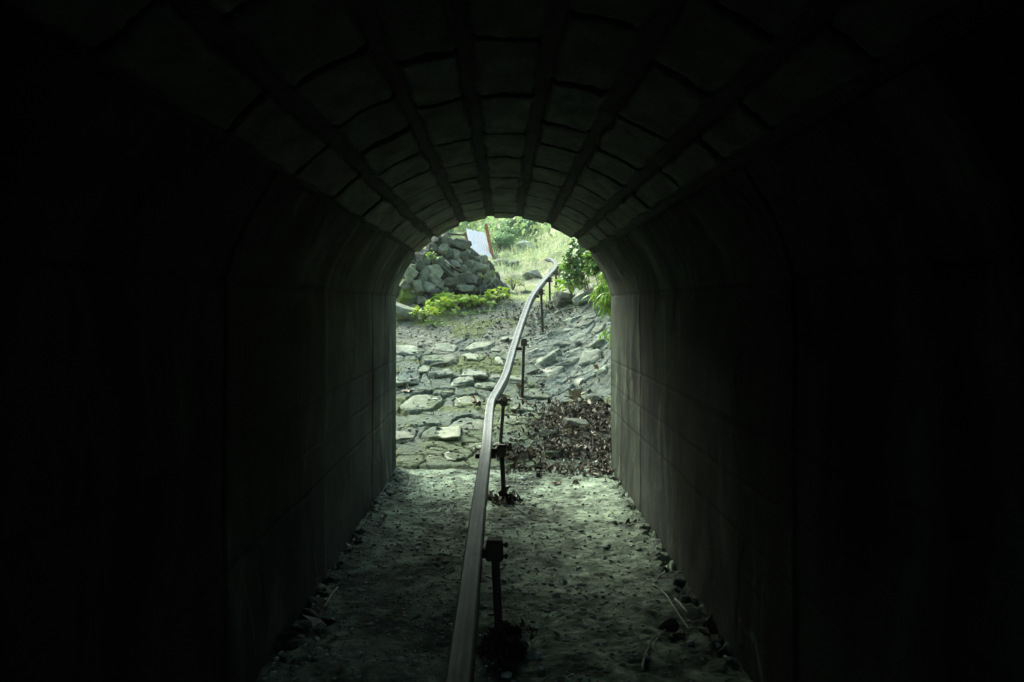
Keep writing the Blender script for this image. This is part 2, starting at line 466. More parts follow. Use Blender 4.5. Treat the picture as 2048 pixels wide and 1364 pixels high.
bed = sstep(.15, .55, X + .12 * fbm(X * 3, Y * 3, octv=3, seed=89)) * sstep(7.5, 8.1, Y) * (1 - sstep(10.6, 11.2, Y))
def strata(sa, sb, seed, ang):
    ca, sn = math.cos(ang), math.sin(ang)
    u = wx * ca + wy * sn + .05 * fbm(X * 4, Y * 4, octv=3, seed=seed); v = -wx * sn + wy * ca + .05 * fbm(X * 4, Y * 4, octv=3, seed=seed + 1)
    e, c_ = voronoi(u, v, sa, sb, seed)
    k1, k2 = np.cos(c_ * 50), np.sin(c_ * 50)
    return e, c_, (.045 * c_ + .012 * np.sin(u * 9 + c_ * 30) * k1 + .014 * np.sin(v * 13 + c_ * 20) * k2)
e2, c2, l2 = strata(.46, .20, 55, .55)
e3, c3, l3 = strata(.15, .09, 57, .7)
lay = l2 * sstep(0, .07, e2) + .35 * l3 * sstep(0, .1, e3)
rise = rise * (1 - .8 * bed) + .6 * bed * (lay + .012 * np.abs(fbm(X * 9, Y * 9, octv=4, seed=92)))
bc = np.array((.86, .95, .92)) * (.62 + .75 * c2 * (1 - .3 * c3))[..., None]
bc = bc * (.45 + .55 * sstep(0, .06, e2))[..., None]
tone = tone * (1 - .8 * bed[..., None]) + bed[..., None] * .8 * bc
rise = rise + .006 * mossm * (1 + fbm(X * 40, Y * 40, octv=2, seed=83))
rise = rise + .0035 * fbm(X * 22, Y * 22, octv=4, seed=84) + .004 * np.abs(fbm(X * 6, Y * 10, octv=4, seed=85))
lit = np.exp(-(((X - .68) / .30) ** 2 + ((Y - 7.0) / .50) ** 2))[..., None]
tone = tone * (1 - np.clip(lit * 1.1, 0, .7)) + np.array((.25, .22, .18)) * np.clip(lit * 1.1, 0, .7)
inn = path_in(X, Y)
Z = Zb + rise * inn - .16 * (1 - inn)
Z = Z - .03 * (1 - sstep(5.96, 6.02, Y))
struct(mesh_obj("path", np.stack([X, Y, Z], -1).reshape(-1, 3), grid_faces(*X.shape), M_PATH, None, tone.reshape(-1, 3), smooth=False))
PATH_Z = (px_, py_, Z)
def top(x, Y_):                                     # surface under a thing lying on slope or floor
    if Y_ < 5.97: return floor_z(x, Y_)
    if PX0 < x < PX1 and Y_ < PY1 - .6:
        return float(Z_path[np.searchsorted(px_, x) - 1, min(np.searchsorted(py_, Y_), len(py_) - 1)])
    return float(G(x, Y_))
Z_path = Z

# ------------------------------------------------------------------ floor of the tunnel
def floor_h(x, Y_):
    z = .007 * fbm(x * 4, Y_ * 6, octv=6, seed=101, gain=.55) + .0032 * fbm(x * 30, Y_ * 34, octv=3, seed=102) + .005 * np.abs(fbm(x * 13, Y_ * 17, octv=4, seed=107))
    pits = fbm(x * 14, Y_ * 9, octv=3, seed=103)
    z = z - .005 * sstep(.45, .9, pits)
    ed = sstep(.70, .785, np.abs(x) + .03 * fbm(x * 3, Y_ * 6, octv=3, seed=104))
    return z + ed * (.008 + .012 * np.abs(fbm(x * 20, Y_ * 14, octv=3, seed=105))) - .03 * ed * sstep(.2, .6, fbm(x * 18, Y_ * 18, octv=2, seed=106))
def floor_z(x, Y_): return float(floor_h(np.array(x), np.array(Y_)))
fx = np.arange(-.799, .7995, .0085); fy = np.concatenate([np.arange(-2.5, 1.5, .1), np.arange(1.5, 5.958, .0085)])
X, Y = np.meshgrid(fx, fy, indexing='ij')
Z = floor_h(X, Y)
b1 = fbm(X * 2.2, Y * 2.2, octv=5, seed=110); b2 = fbm(X * 9, Y * 7, octv=4, seed=111)
fl = fbm(X * 26, Y * 30, octv=3, seed=113)
tone = (1 + .30 * b1 + .34 * b2 + .38 * fl - .45 * sstep(.1, .6, fbm(X * 3 + 9, Y * 3, octv=5, seed=112)))[..., None] * np.array((1.0, 1.03, .96))
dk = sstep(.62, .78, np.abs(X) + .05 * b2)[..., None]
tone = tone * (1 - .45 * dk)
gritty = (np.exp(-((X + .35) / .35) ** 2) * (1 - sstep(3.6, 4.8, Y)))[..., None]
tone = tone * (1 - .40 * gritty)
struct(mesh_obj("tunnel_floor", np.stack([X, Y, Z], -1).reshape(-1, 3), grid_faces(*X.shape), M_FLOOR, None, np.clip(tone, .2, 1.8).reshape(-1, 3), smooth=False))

# ------------------------------------------------------------------ the tunnel
tunnel = empty("tunnel", (0, 5.95, 0), "dark concrete tunnel with straight walls and a vault of stone blocks", "tunnel")
A, B, ZE = .8, .66, 1.22
YM = 5.95
# side walls: foot, upright, seam, inclined shoulder
WP = np.array([(.8, -.15), (.8, 1.295), (.772, 1.39), (.725, 1.485), (.652, 1.600)])
seg = np.r_[0, np.cumsum(np.linalg.norm(np.diff(WP, axis=0), axis=1))]
ss = np.r_[np.linspace(0, seg[1], 150), np.linspace(seg[1], seg[-1], 34)[1:]]
wy = np.concatenate([np.arange(-2.5, 1.2, .12), np.arange(1.2, YM - .002, .012), [YM]])
for side, joints in ((-1, (1.15, 2.30, 3.59, 4.9)), (1, (1.05, 2.2, 3.62, 4.69))):
    S, Yw = np.meshgrid(ss, wy, indexing='ij')
    xw = np.interp(S, seg, WP[:, 0]); zw = np.interp(S, seg, WP[:, 1])
    off = np.zeros_like(S); wob = .012 * fbm(S * 2, Yw * 0 + side * 3, octv=3, seed=120)
    tone = np.ones(S.shape)
    for j, yj in enumerate(joints):
        d = Yw - yj - wob
        off += .004 * (1 if j % 2 else -1) * sstep(-.012, .012, d)
        off -= .004 * np.exp(-(d / .006) ** 2)
        tone *= 1 - .45 * np.exp(-(d / .010) ** 2)
        tone *= 1 + 1.1 * np.exp(-((d - .03) / .022) ** 2) * sstep(.0, .5, fbm(S * 3 + j, Yw * 0, octv=3, seed=124 + j))   # lime run beside the joint
    for h in (.45, .63, .82, 1.295):
        d = zw - h - .003 * fbm(Yw * 2, Yw * 0, octv=2, seed=int(h * 100))
        off -= .006 * np.exp(-(d / .005) ** 2); tone *= 1 - (.35 if h < 1.2 else .5) * np.exp(-(d / .006) ** 2)
    off += .004 * fbm(S * 3, Yw * 3, octv=4, seed=125)
    yq = Yw + .10 * fbm(Yw * 1.5, zw * 2.2, octv=4, seed=129 + side)
    streak = fbm(yq * 7 + side * 20, zw * 1.1, octv=5, seed=126 + side, gain=.6) * sstep(-.5, .3, fbm(Yw * 1.1, zw * .9 + side, octv=2, seed=133))
    tone *= 1 + 1.3 * sstep(.2, .9, streak) - .6 * sstep(.1, .8, -streak)
    tone *= 1 + .45 * fbm(Yw * 2, zw * 2.6, octv=5, seed=128 + side, gain=.6)
    vein = np.abs(fbm(Yw * 1.4 + side * 5, zw * .5, octv=4, seed=134 + side))
    tone *= 1 + 2.8 * (1 - sstep(.004, .020, vein)) * sstep(-.1, .4, fbm(Yw * 2, zw * 1.5, octv=2, seed=135))
    flake = sstep(.38, .42, fbm(Yw * 2.4, zw * 3.0, octv=4, seed=136 + side)); off -= .003 * flake; tone *= 1 + .25 * flake
    nx = np.where(zw < 1.296, 1.0, .78); nz = np.where(zw < 1.296, 0, .6)
    V = np.stack([side * (xw - off * nx), Yw, zw - off * nz], -1)
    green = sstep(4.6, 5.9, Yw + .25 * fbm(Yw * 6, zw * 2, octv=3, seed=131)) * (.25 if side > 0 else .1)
    tone *= (.78 + .30 * sstep(4.66, 4.72, Yw + wob)) if side > 0 else (.7 + .4 * sstep(3.56, 3.62, Yw + wob))  # panels toward the mouth painted lighter, its daylight put into the tone
    cc = tone[..., None] * np.array((1.0, 1.0, .98))
    cc = cc * (1 + green[..., None] * np.array((.55, .85, .35)))
    fc = grid_faces(*S.shape)
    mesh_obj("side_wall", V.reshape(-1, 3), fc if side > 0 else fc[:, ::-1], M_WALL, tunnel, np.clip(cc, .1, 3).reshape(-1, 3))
# block vault
tb = [-.961, -.708, -.380, -.124, .142, .425, .727, .930]
tt = np.linspace(-.975, .955, 210); vy = np.concatenate([np.arange(-2.5, .5, .06), np.arange(.5, YM, .0105)])
T, Yv = np.meshgrid(tt, vy, indexing='ij')
Tw = T + .010 * fbm(T * 9, Yv * 5, octv=4, seed=140); Yq = Yv + .010 * fbm(T * 14, Yv * 8, octv=4, seed=141)
dist = np.full(T.shape, -1.0); tone = np.ones(T.shape) ; bid = np.zeros(T.shape)
rv = random.Random(5)
for ci in range(7):
    lo, hi = tb[ci], tb[ci + 1]
    if ci == 3: js = [1.32, 1.97, 2.5, 3.03, 3.52, 4.08, 4.45, 5.2, 5.62]
    else:
        js = []; y = .45 + rv.uniform(0, .4)
        while y < 5.9: js.append(y); y += rv.uniform(.36, .62)
    js = [-2.7, -1.8, -1.1, -.4] + js + [6.3]
    dt = np.minimum(Tw - lo, hi - Tw) * .73 - .019
    inside = (Tw >= lo) & (Tw < hi)
    for k in range(len(js) - 1):
        sk = rv.uniform(-.06, .06)
        yy = Yq - sk * (Tw - (lo + hi) / 2)
        dy = np.minimum(yy - js[k], js[k + 1] - yy) - .007
        d = np.minimum(dt, dy); d = np.where((dt < .02) & (dy < .02), d - (.02 - np.minimum(dt, dy)) * .3, d)
        mk = inside & (yy >= js[k]) & (yy < js[k + 1])
        dist = np.where(mk, d, dist); h = rv.random()
        tone = np.where(mk, .75 + .5 * h, tone); bid = np.where(mk, h, bid)
blk = sstep(-.002, .013, dist)
rad = 1 - .026 * blk - .010 * (bid - .5) * blk + .004 * fbm(T * 12, Yv * 8, octv=4, seed=142) + .012 * (1 - blk) * 0
V = np.stack([A * 1.012 * rad * np.sin(T), Yv, ZE + (B * 1.02) * rad * np.cos(T)], -1)
tv = np.where(blk > .5, tone, .24) * (1 + .22 * fbm(T * 6, Yv * 5, octv=4, seed=143))
mor = (1 - blk)[..., None]
cc = tv[..., None] * (np.array((1, 1, .95)) * (1 - mor) + np.array((.9, .9, .85)) * mor)
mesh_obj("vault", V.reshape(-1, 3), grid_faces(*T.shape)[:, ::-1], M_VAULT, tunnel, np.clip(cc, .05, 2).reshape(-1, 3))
# outer shell, headwall with its arched opening, rear left open for added fill light
prof = [(-.8, -.3), (-.8, 1.295), (-.772, 1.39), (-.725, 1.485)] + [(A * 1.02 * math.sin(t), ZE + B * 1.03 * math.cos(t)) for t in np.linspace(-.961, .93, 30)] + [(.725, 1.485), (.772, 1.39), (.8, 1.295), (.8, -.3)]
HW, HT = 7.0, 3.6
outer = []
for (x, z) in prof:
    a = math.atan2(z - 1.0, x)
    outer.append((x, z))
mbh = MB()
n = len(prof)
grow = [(x * 1.10, (z - .6) * 1.09 + .6 if z > 0 else z) for x, z in prof]
far_ = []
for i, (x, z) in enumerate(prof):
    u = i / (n - 1)
    if u < .25: p = (-HW, -.3 + (HT + .3) * u / .25)
    elif u < .75: p = (-HW + 2 * HW * (u - .25) / .5, HT)
    else: p = (HW, HT - (HT + .3) * (u - .75) / .25)
    far_.append(p)
V = [(x, YM + .001, z) for x, z in prof] + [(x, YM + .02, z) for x, z in grow] + [(x, YM + .02, z) for x, z in far_]
Fc = [(i, i + 1, n + i + 1, n + i) for i in range(n - 1)] + [(n + i, n + i + 1, 2 * n + i + 1, 2 * n + i) for i in range(n - 1)]
V += [(x, YM - .3, z) for x, z in far_]; Fc += [(2 * n + i, 2 * n + i + 1, 3 * n + i + 1, 3 * n + i) for i in range(n - 1)]
mbh.add(V, [f[::-1] for f in Fc], (1.6, 1.7, 1.4)); mbh.build("headwall", M_WALL, tunnel, smooth=False)
mbs = MB()
V = [(x * 1.06, YM - .05, (z - .6) * 1.06 + .6) for x, z in prof] + [(x * 1.06, -2.48, (z - .6) * 1.06 + .6) for x, z in prof]
Fc = [(i, i + 1, n + i + 1, n + i) for i in range(n - 1)]
mbs.add(V, Fc); mbs.build("outer_shell", M_WALL, tunnel, smooth=False)
# embankment the tunnel runs through
ex = axis(-200, 200, -8, 8, .5); ey = np.linspace(-2.4, 5.8, 20)
X, Y = np.meshgrid(ex, ey, indexing='ij')
Z = HT + .15 + np.sin(np.clip((5.8 - Y) / 8.2, 0, 1) * math.pi) * 1.2 + .3 * fbm(X * .4, Y * .4, octv=4, seed=150) + .02 * np.abs(X)
struct(mesh_obj("embankment", np.stack([X, np.minimum(Y, 5.8), Z], -1).reshape(-1, 3), grid_faces(*X.shape), M_EMB, None, np.ones((X.size, 3))))

exec_parts = True
# ------------------------------------------------------------------ the rail
RAILP = [(-.1035, 1.0, .375), (-.1035, 1.8, .375), (-.106, 2.8, .375), (-.108, 3.5, .372), (-.105, 4.7, .375), (-.109, 5.5, .372)]
RAILP = [np.array(p) for p in RAILP] + [at(979, 815, 6.2), at(984, 795, 6.6), at(998, 771, 6.95), at(1012, 742, 7.35), at(1028, 688, 8.05), at(1041, 648, 8.8), at(1057, 604, 9.6), at(1069, 582, 10.1),
        at(1086, 560, 11.4), at(1099, 546, 12.7), at(1109, 535, 13.8), at(1112, 528, 14.4), at(1109, 521, 14.8), at(1100, 516, 15.1), at(1092, 516.5, 15.3)]
def catmull(P, k=8):
    P = [Vector(p) for p in P]; P = [P[0] * 2 - P[1]] + P + [P[-1] * 2 - P[-2]]
    out = []
    for i in range(1, len(P) - 2):
        a, b, c_, d = P[i - 1:i + 3]
        for j in range(k):
            t = j / k
            out.append(.5 * ((2 * b) + (c_ - a) * t + (2 * a - 5 * b + 4 * c_ - d) * t * t + (3 * b - a - 3 * c_ + d) * t ** 3))
    out.append(P[-2]); return out
rail = empty("monorail_track", (-.105, 1.0, 0), "grey square steel rail on short posts running out of the tunnel and uphill", "rail")
cp = catmull(RAILP, 8)
hw = .0295
sec = [(-hw, -.004), (-hw + .005, 0), (-.008, -.0015), (0, -.0022), (.008, -.0015), (hw - .005, 0), (hw, -.004), (hw, -.056), (hw - .004, -.06), (-hw + .004, -.06), (-hw, -.056)]
V = []; m_ = len(sec); cc = []
for i, p in enumerate(cp):
    t = (cp[min(i + 1, len(cp) - 1)] - cp[max(i - 1, 0)]).normalized()
    r_ = t.cross(Vector((0, 0, 1))).normalized(); u_ = r_.cross(t)
    for (a, b) in sec:
        V.append(tuple(p + r_ * a + u_ * b))
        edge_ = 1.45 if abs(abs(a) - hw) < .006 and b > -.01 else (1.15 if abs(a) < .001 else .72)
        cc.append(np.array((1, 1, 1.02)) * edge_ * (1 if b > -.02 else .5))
Fc = [(i * m_ + k, i * m_ + (k + 1) % m_, (i + 1) * m_ + (k + 1) % m_, (i + 1) * m_ + k) for i in range(len(cp) - 1) for k in range(m_)]
Fc += [tuple(range(m_))[::-1], tuple((len(cp) - 1) * m_ + k for k in range(m_))]
ro = mesh_obj("rail_beam", V, Fc, M_STEEL, rail, np.array(cc), smooth=False)
# toothed rack bar under the beam
mb = MB()
mb.tube([tuple(p + Vector((.022, 0, -.072))) for p in cp], .009, 6)
mb.build("rack_bar", M_RUSTDARK, rail)
def rail_at(Yq):
    ys = [p.y for p in cp]; return Vector((float(np.interp(Yq, ys, [p.x for p in cp])), Yq, float(np.interp(Yq, ys, [p.z for p in cp]))))
POSTS = [((1000, 1296), (989, 1085), 2.84), ((1009, 1004), (1003, 893), 4.97), ((1000, 884), (1008, 797), 6.62), ((1044, 808), (1048, 680), 8.0), ((1086, 668), (1082, 580), 9.9),
         ((1100, 602), (1099, 556), 11.6), ((1112, 577), (1112, 543), 13.0), ((1116, 560), (1117, 534), 14.1)]
for (b, t, Yp) in POSTS:
    pb, pt = at(*b, Yp), at(*t, Yp)
    if Yp < 5.9: pb[2] = -.02
    else: pb[2] = min(pb[2], top(pb[0], Yp)) - .03
    th = .0155
    mb = MB(); mb.tube([pb, pb * .5 + pt * .5, pt], th, 10, col=(1, 1, 1))
    ra = rail_at(Yp)
    po = mb.build("post", M_RUSTDARK, rail)
    cb = MB()
    cz = pt[2] - .028
    cb.box((pt[0], Yp, cz), (.062, .055, .066)); cb.box((pt[0], Yp, cz + .036), (.05, .045, .012))
    x0 = ra.x + .02; x1 = pt[0] - .03
    cb.box(((x0 + x1) / 2, Yp, min(cz, ra.z - .03)), (abs(x1 - x0) + .02, .035, .034))
    if abs(Yp - 4.97) < .1:
        cb.box((ra.x - .005, Yp, ra.z - .082), (.13, .05, .030))
    c_o = cb.build("clamp", M_RUSTDARK, po, smooth=False); c_o.location = (0, 0, 0)
    for dz in (-.020, .020):
        bb = MB(); bb.tube([(pt[0] + .028, Yp, cz + dz), (pt[0] + .048, Yp, cz + dz)], .005, 8)
        bb.tube([(pt[0] + .036, Yp, cz + dz), (pt[0] + .045, Yp, cz + dz)], .0105, 6)
        bo = bb.build("bolt", M_RUSTDARK, po, smooth=False); bo.location = (0, 0, 0)
    ft = MB(); v, f = rock_shape(int(Yp * 10), base=ICO1 if Yp > 9 else ico(2))
    ft.add(v * np.array((.055, .055, .03)) + np.array((pb[0], Yp, max(top(pb[0], Yp), 0) + .0)), [tuple(q) for q in f])
    fo = ft.build("footing", M_ROCK if Yp > 5.9 else M_RUSTDARK, po); fo.location = (0, 0, 0)
# small pipes fall under parents whose own origin is shifted: children of a post share the rail's frame

# ------------------------------------------------------------------ dry stone wall (stones from the photo: px centre, half size, turn)
WS = [(740, 340, 75, 55, 10), (910, 390, 112, 62, 20), (640, 345, 26, 20, 0), (610, 440, 72, 55, 20), (720, 450, 60, 50, 0), (790, 500, 40, 78, 15), (862, 510, 47, 72, 0), (950, 520, 58, 48, 40),
      (1055, 545, 55, 34, 20), (1145, 580, 55, 62, -20), (500, 500, 38, 55, -30), (530, 580, 44, 72, 10), (680, 590, 68, 72, 0), (765, 640, 30, 42, 0), (860, 610, 48, 42, 10), (460, 640, 55, 58, -30),
      (640, 690, 105, 58, 38), (760, 700, 88, 34, 40), (950, 680, 64, 44, 35), (1120, 640, 132, 38, 28), (350, 740, 75, 72, -50), (515, 750, 48, 78, 15), (650, 812, 94, 54, 42), (430, 880, 68, 88, -20),
      (560, 885, 78, 68, 15), (800, 822, 88, 68, 10), (905, 790, 53, 62, 0), (1035, 802, 84, 68, 15), (1130, 760, 44, 62, -15), (1210, 770, 48, 62, 20), (1285, 800, 52, 78, -20), (980, 895, 88, 48, 10),
      (1150, 893, 62, 52, 20), (1250, 893, 57, 56, 20), (1345, 885, 48, 92, -25), (630, 935, 62, 44, -20), (470, 1030, 52, 52, 0), (1010, 620, 42, 42, 0), (1045, 700, 42, 34, 0), (400, 1110, 48, 36, 0),
      (450, 565, 34, 34, 0), (1200, 655, 36, 40, 0), (860, 740, 45, 40, 20), (900, 870, 40, 34, 0), (735, 910, 52, 40, 0), (1060, 910, 40, 40, 0), (380, 650, 34, 40, 0), (290, 860, 44, 60, -40), (590, 540, 36, 34, 0), (1000, 470, 34, 28, 20), (330, 640, 40, 50, -40)]
def wall_depth(px, py):
    return 11.15 + np.clip((px - 815) / 190, -.3, 1.1) * .85 + (600 - py) / 140 * .5
wall = empty("dry_stone_wall", tuple(at(900, 612, 11.3)), "heaped dry wall of rough grey rubble at the left of the path", "stone wall")
mbc = MB()
for i, (zx, zy, hw_, hh_, rz) in enumerate(WS):
    px, py = 760 + zx / 5.684, 420 + zy / 5.684
    Yd = float(wall_depth(px, py)) + random.uniform(-.05, .05)
    s = Yd / F / 5.684
    half = (hw_ * s * 1.22, (hw_ + hh_) / 2 * s * 1.0 + .02, hh_ * s * 1.18)
    t = random.choice([.38, .52, .68, .85, 1.2, .75])
    o = rock("stone", at(px, py, Yd), half, rz=0, tilt=(random.uniform(-.35, .1), R(rz)), seed=200 + i, mat=M_ROCK, parent=wall, col=np.array((random.uniform(.95, 1.03), 1.03, random.uniform(.84, .94))) * t, moss=random.choice([0, 0, 0, .3]), rough=.07, blocky=True)
    for q in range(2):
        v, f = rock_shape(600 + i * 2 + q, base=ico(2))
        p = at(px + random.uniform(-6, 6), py + 6 + random.uniform(-5, 5), Yd + .2 + .15 * q)
        mbc.add(v * np.array((.17, .17, .15)) + p, [tuple(a) for a in f], (.16, .17, .15))  # core coloured near black, painting in the shade of the gaps
for i in range(40):
    k = random.randrange(len(WS)); zx, zy, hw_, hh_, rz = WS[k]
    px, py = 760 + (zx + random.choice((-1, 1)) * hw_ * .85) / 5.684, 420 + (zy + random.uniform(-1, 1) * hh_ * .85) / 5.684
    if py < 492 + abs(px - 915) * .75: continue
    Yd = float(wall_depth(px, py)) + random.uniform(-.02, .08); q = random.uniform(.028, .06)
    rock("stone", at(px, py, Yd), (q * 1.5, q, q), tilt=(0, random.uniform(-.8, .8)), seed=330 + i, mat=M_ROCK, parent=wall, col=np.array((1.0, 1, .84)) * random.uniform(.6, 1.6), cuts=8, base=ico(3), rough=.08)
mbc.build("rubble_core", M_ROCK, wall)

# ------------------------------------------------------------------ boulders
def boulder(px, py, Yd, hw_, hh_, label, tone=1.0, moss=0.0, turn=0, seed=0, deep=1.0, tilt=-.1, **k):
    Yd = float(hit(px, py + hh_ * .75)[1]); s = Yd / F
    o = rock("boulder", at(px, py, Yd), (hw_ * s * 1.25, (hw_ + hh_) / 2 * s * 1.1 * deep, hh_ * s * 1.25), tilt=(tilt, R(turn)), seed=seed, mat=M_ROCK, col=np.array((1, 1.04, .98)) * tone, moss=moss, base=ICO5, **k)
    return tag(o, label, "boulder")
boulder(817, 594, 9.75, 26, 26, "mossy dark boulder at the left foot of the stone wall", .75, .9, 30, 301)
boulder(806, 624, 9.3, 26, 20, "smooth grey boulder low beside the left tunnel wall", 1.0, .15, 22, 302, rough=.03)
boulder(1176, 592, 10.6, 30, 22, "large jagged grey rock on the right bank below the shrub", 1.25, 0, -38, 303, cuts=16)
boulder(1132, 600, 11.2, 22, 16, "flat brownish rock on the bank beside the rail posts", .8, .1, 0, 304, cuts=8)
boulder(1205, 617, 9.8, 18, 16, "grey rock under the hanging bamboo leaves", .9, .2, -20, 309)
boulder(1068, 549, 15.4, 17, 11, "grey rock on the path just left of the rail bend", .85, 0, 5, 305)
boulder(1003, 527, 16.5, 13, 7, "low pale rock at the head of the path behind the stone wall", 1.2, 0, 0, 306)
boulder(1030, 528, 17.0, 8, 6, "small dark rock in dry grass near the path head", .7, 0, 0, 307)
boulder(1006, 574, 12.6, 8, 14, "upright pale stone at the right end of the stone wall", 1.25, 0, -15, 308)
boulder(990, 513, 15.4, 7, 6, "small stone at the foot of the tall rusty post", 1.0, 0, 0, 310)
boulder(1052, 492, 23.0, 14, 8, "pale pinkish rock face in the grass on the far slope", 1.9, 0, 0, 311, cuts=8)
boulder(1052, 584, 12.3, 14, 4, "thin dark flat stone across the path left of the rail", .55, 0, 3, 312)
boulder(1112, 541, 16.5, 10, 8, "round grey rock behind the rail bend", 1.1, 0, 0, 313)

# bedrock breaking through the right bank, and stones half buried in the leaves
oc = empty("rock_outcrop", tuple(hit(1150, 690)), "grey bedrock breaking through the slope right of the rail posts", "rock outcrop")
rr = random.Random(12)
OC = [(1120, 692, 26, 10), (1148, 706, 18, 7), (1088, 726, 24, 12), (1150, 640, 22, 7), (1132, 664, 28, 8), (1174, 652, 24, 9), (1135, 731, 32, 11), (1180, 724, 26, 12), (1196, 690, 20, 12), (1160, 680, 20, 7), (1105, 710, 14, 6), (1065, 708, 16, 8),
      (1110, 748, 24, 8), (1200, 662, 16, 9), (1112, 645, 16, 5), (1165, 752, 20, 6), (1185, 634, 20, 8), (1205, 745, 14, 9), (1095, 672, 14, 5), (1070, 745, 18, 6), (1142, 622, 18, 6), (1118, 628, 12, 5)]
for i, (px, py, hw_, hh_) in enumerate(OC):
    p = hit(px, py); s_ = p[1] / F
    p[2] = float(G(p[0], p[1])) - .015
    rock("rock", p, (hw_ * s_ * 1.25, hh_ * s_ * 2.6, hh_ * s_ * 1.15 + .02), tilt=(rr.uniform(-.1, .35), rr.uniform(-.5, -.15)), rz=rr.uniform(-.4, .7), seed=700 + i, mat=M_ROCK, parent=oc, col=np.array((.95, 1.02, .96)) * rr.uniform(.65, 1.35), rough=.12, blocky=True)
# separate stones bedded in the mortar of the slope
pv_ = empty("stone_paving", tuple(hit(900, 800)), "irregular grey green stones bedded in mortar on the slope left of the rail", "stone paving")
for i, (px, py, hw_, hh_, ht, tn) in enumerate(STONES):
    if ht < .015 or (px > 1045 and py < 740) or py > 930: continue
    p = hit(px, py); a = hit(px, py + hh_ * .9); b = hit(px, py - hh_ * .9)
    ax = hw_ / F * p[1]; ay = max((b[1] - a[1]) / 2, ax * .5); yc = (a[1] + b[1]) / 2
    sl = math.atan((float(G(p[0], yc + .1)) - float(G(p[0], yc - .1))) / .2)
    rock("paving_stone", (p[0], yc, float(G(p[0], yc)) - .012), (ax * 1.22, ay * 1.22, ht * .75 + .03), rz=rr.uniform(-.25, .25), tilt=(sl - rr.uniform(.0, .16), rr.uniform(-.08, .08)), seed=800 + i, mat=M_ROCK, parent=pv_,
         col=TONES[tn] * rr.uniform(.72, 1.12) * np.array((1, 1, .97)), rough=.09, blocky=True)
boulder(1150, 850, 7, 22, 12, "dark rock half buried in the middle of the leaf heap", .5, 0, 10, 321, cuts=7)
boulder(1095, 868, 7, 18, 9, "dark flat rock at the left edge of the leaf heap", .45, 0, -8, 322, cuts=7)
boulder(1190, 800, 7, 14, 8, "grey rock under leaves beside the right tunnel wall", .7, 0, 15, 323, cuts=7)

# ------------------------------------------------------------------ posts, board and pole above the wall
def bar(name, a, b, w, d, mat, label, cat, parent=None, col=(1, 1, 1)):
    a, b = Vector(a), Vector(b); L_ = (b - a).length
    q = (b - a).to_track_quat('Z', 'Y').to_matrix()
    mb = MB(); mb.box(tuple((a + b) / 2), (w, d, L_), rot=q, col=col, bev=.08)
    o = mb.build(name, mat, parent, smooth=False)
    return tag(o, label, cat) if label else o
bar("rusty_post", at(985, 514, 14.4), at(971.5, 448, 14.4), .068, .06, M_RUST, "tall leaning rust orange post right of the white board", "post")
bar("rusty_post", at(937, 492, 13.6), at(930.5, 465, 13.6), .042, .042, M_RUST, "short rusty post at the left edge of the white board", "post", col=(.75, .75, .75))
mb = MB(); mb.tube([at(890, 466.5, 13.4), at(912, 469, 13.45), at(930, 470.5, 13.5)], .014, 8, col=(.5, .5, .5))
tag(mb.build("pole", M_RUSTDARK), "dark horizontal pole above the top of the stone wall", "pole")
# board with a ragged top edge
tl, tr, br, bl = at(932, 455, 14.75), at(969, 463, 14.75), at(984, 515, 14.3), at(939, 503, 14.3)
nx_, nz_ = 41, 16
us = np.linspace(0, 1, nx_); rag = .06 * np.abs(fbm(us * 9, us * 0, octv=3, seed=400)) + .04 * ((np.arange(nx_) % 4) / 3)
Vf = []
for i, u in enumerate(us):
    for j in range(nz_):
        w = j / (nz_ - 1); w2 = w * (1 - rag[i])
        p = (bl * (1 - u) + br * u) * (1 - w2) + (tl * (1 - u) + tr * u) * w2
        p = p + np.array((0, .006 * math.sin(u * 60), 0)); Vf.append(p)
Vf = np.array(Vf); Vb = Vf + np.array((0, .02, 0)); nv_ = len(Vf)
gf = grid_faces(nx_, nz_)
side_f = []
ring = [i * nz_ for i in range(nx_)] + [(nx_ - 1) * nz_ + j for j in range(1, nz_)] + [i * nz_ + nz_ - 1 for i in range(nx_ - 2, -1, -1)] + [j for j in range(nz_ - 2, 0, -1)]
for a, b in zip(ring, ring[1:] + ring[:1]): side_f.append((a, b, b + nv_, a + nv_))
allf = [tuple(f) for f in gf] + [tuple(int(q) + nv_ for q in f[::-1]) for f in gf] + side_f
tag(mesh_obj("white_board", np.concatenate([Vf, Vb]), allf, M_WHITE, None, np.ones((2 * nv_, 3)), smooth=False), "weathered white board with a ragged top leaning between two rusty posts", "board")

# ------------------------------------------------------------------ plants
def greens(n, base, var=.3, rng=RNG):
    base = np.asarray(base)
    k = rng.uniform(1 - var, 1 + var, n)[:, None]
    hue = rng.normal(0, .10, n)[:, None] * np.array((1.2, .1, -.6))
    return np.clip(base * k * (1 + hue), .004, 1)

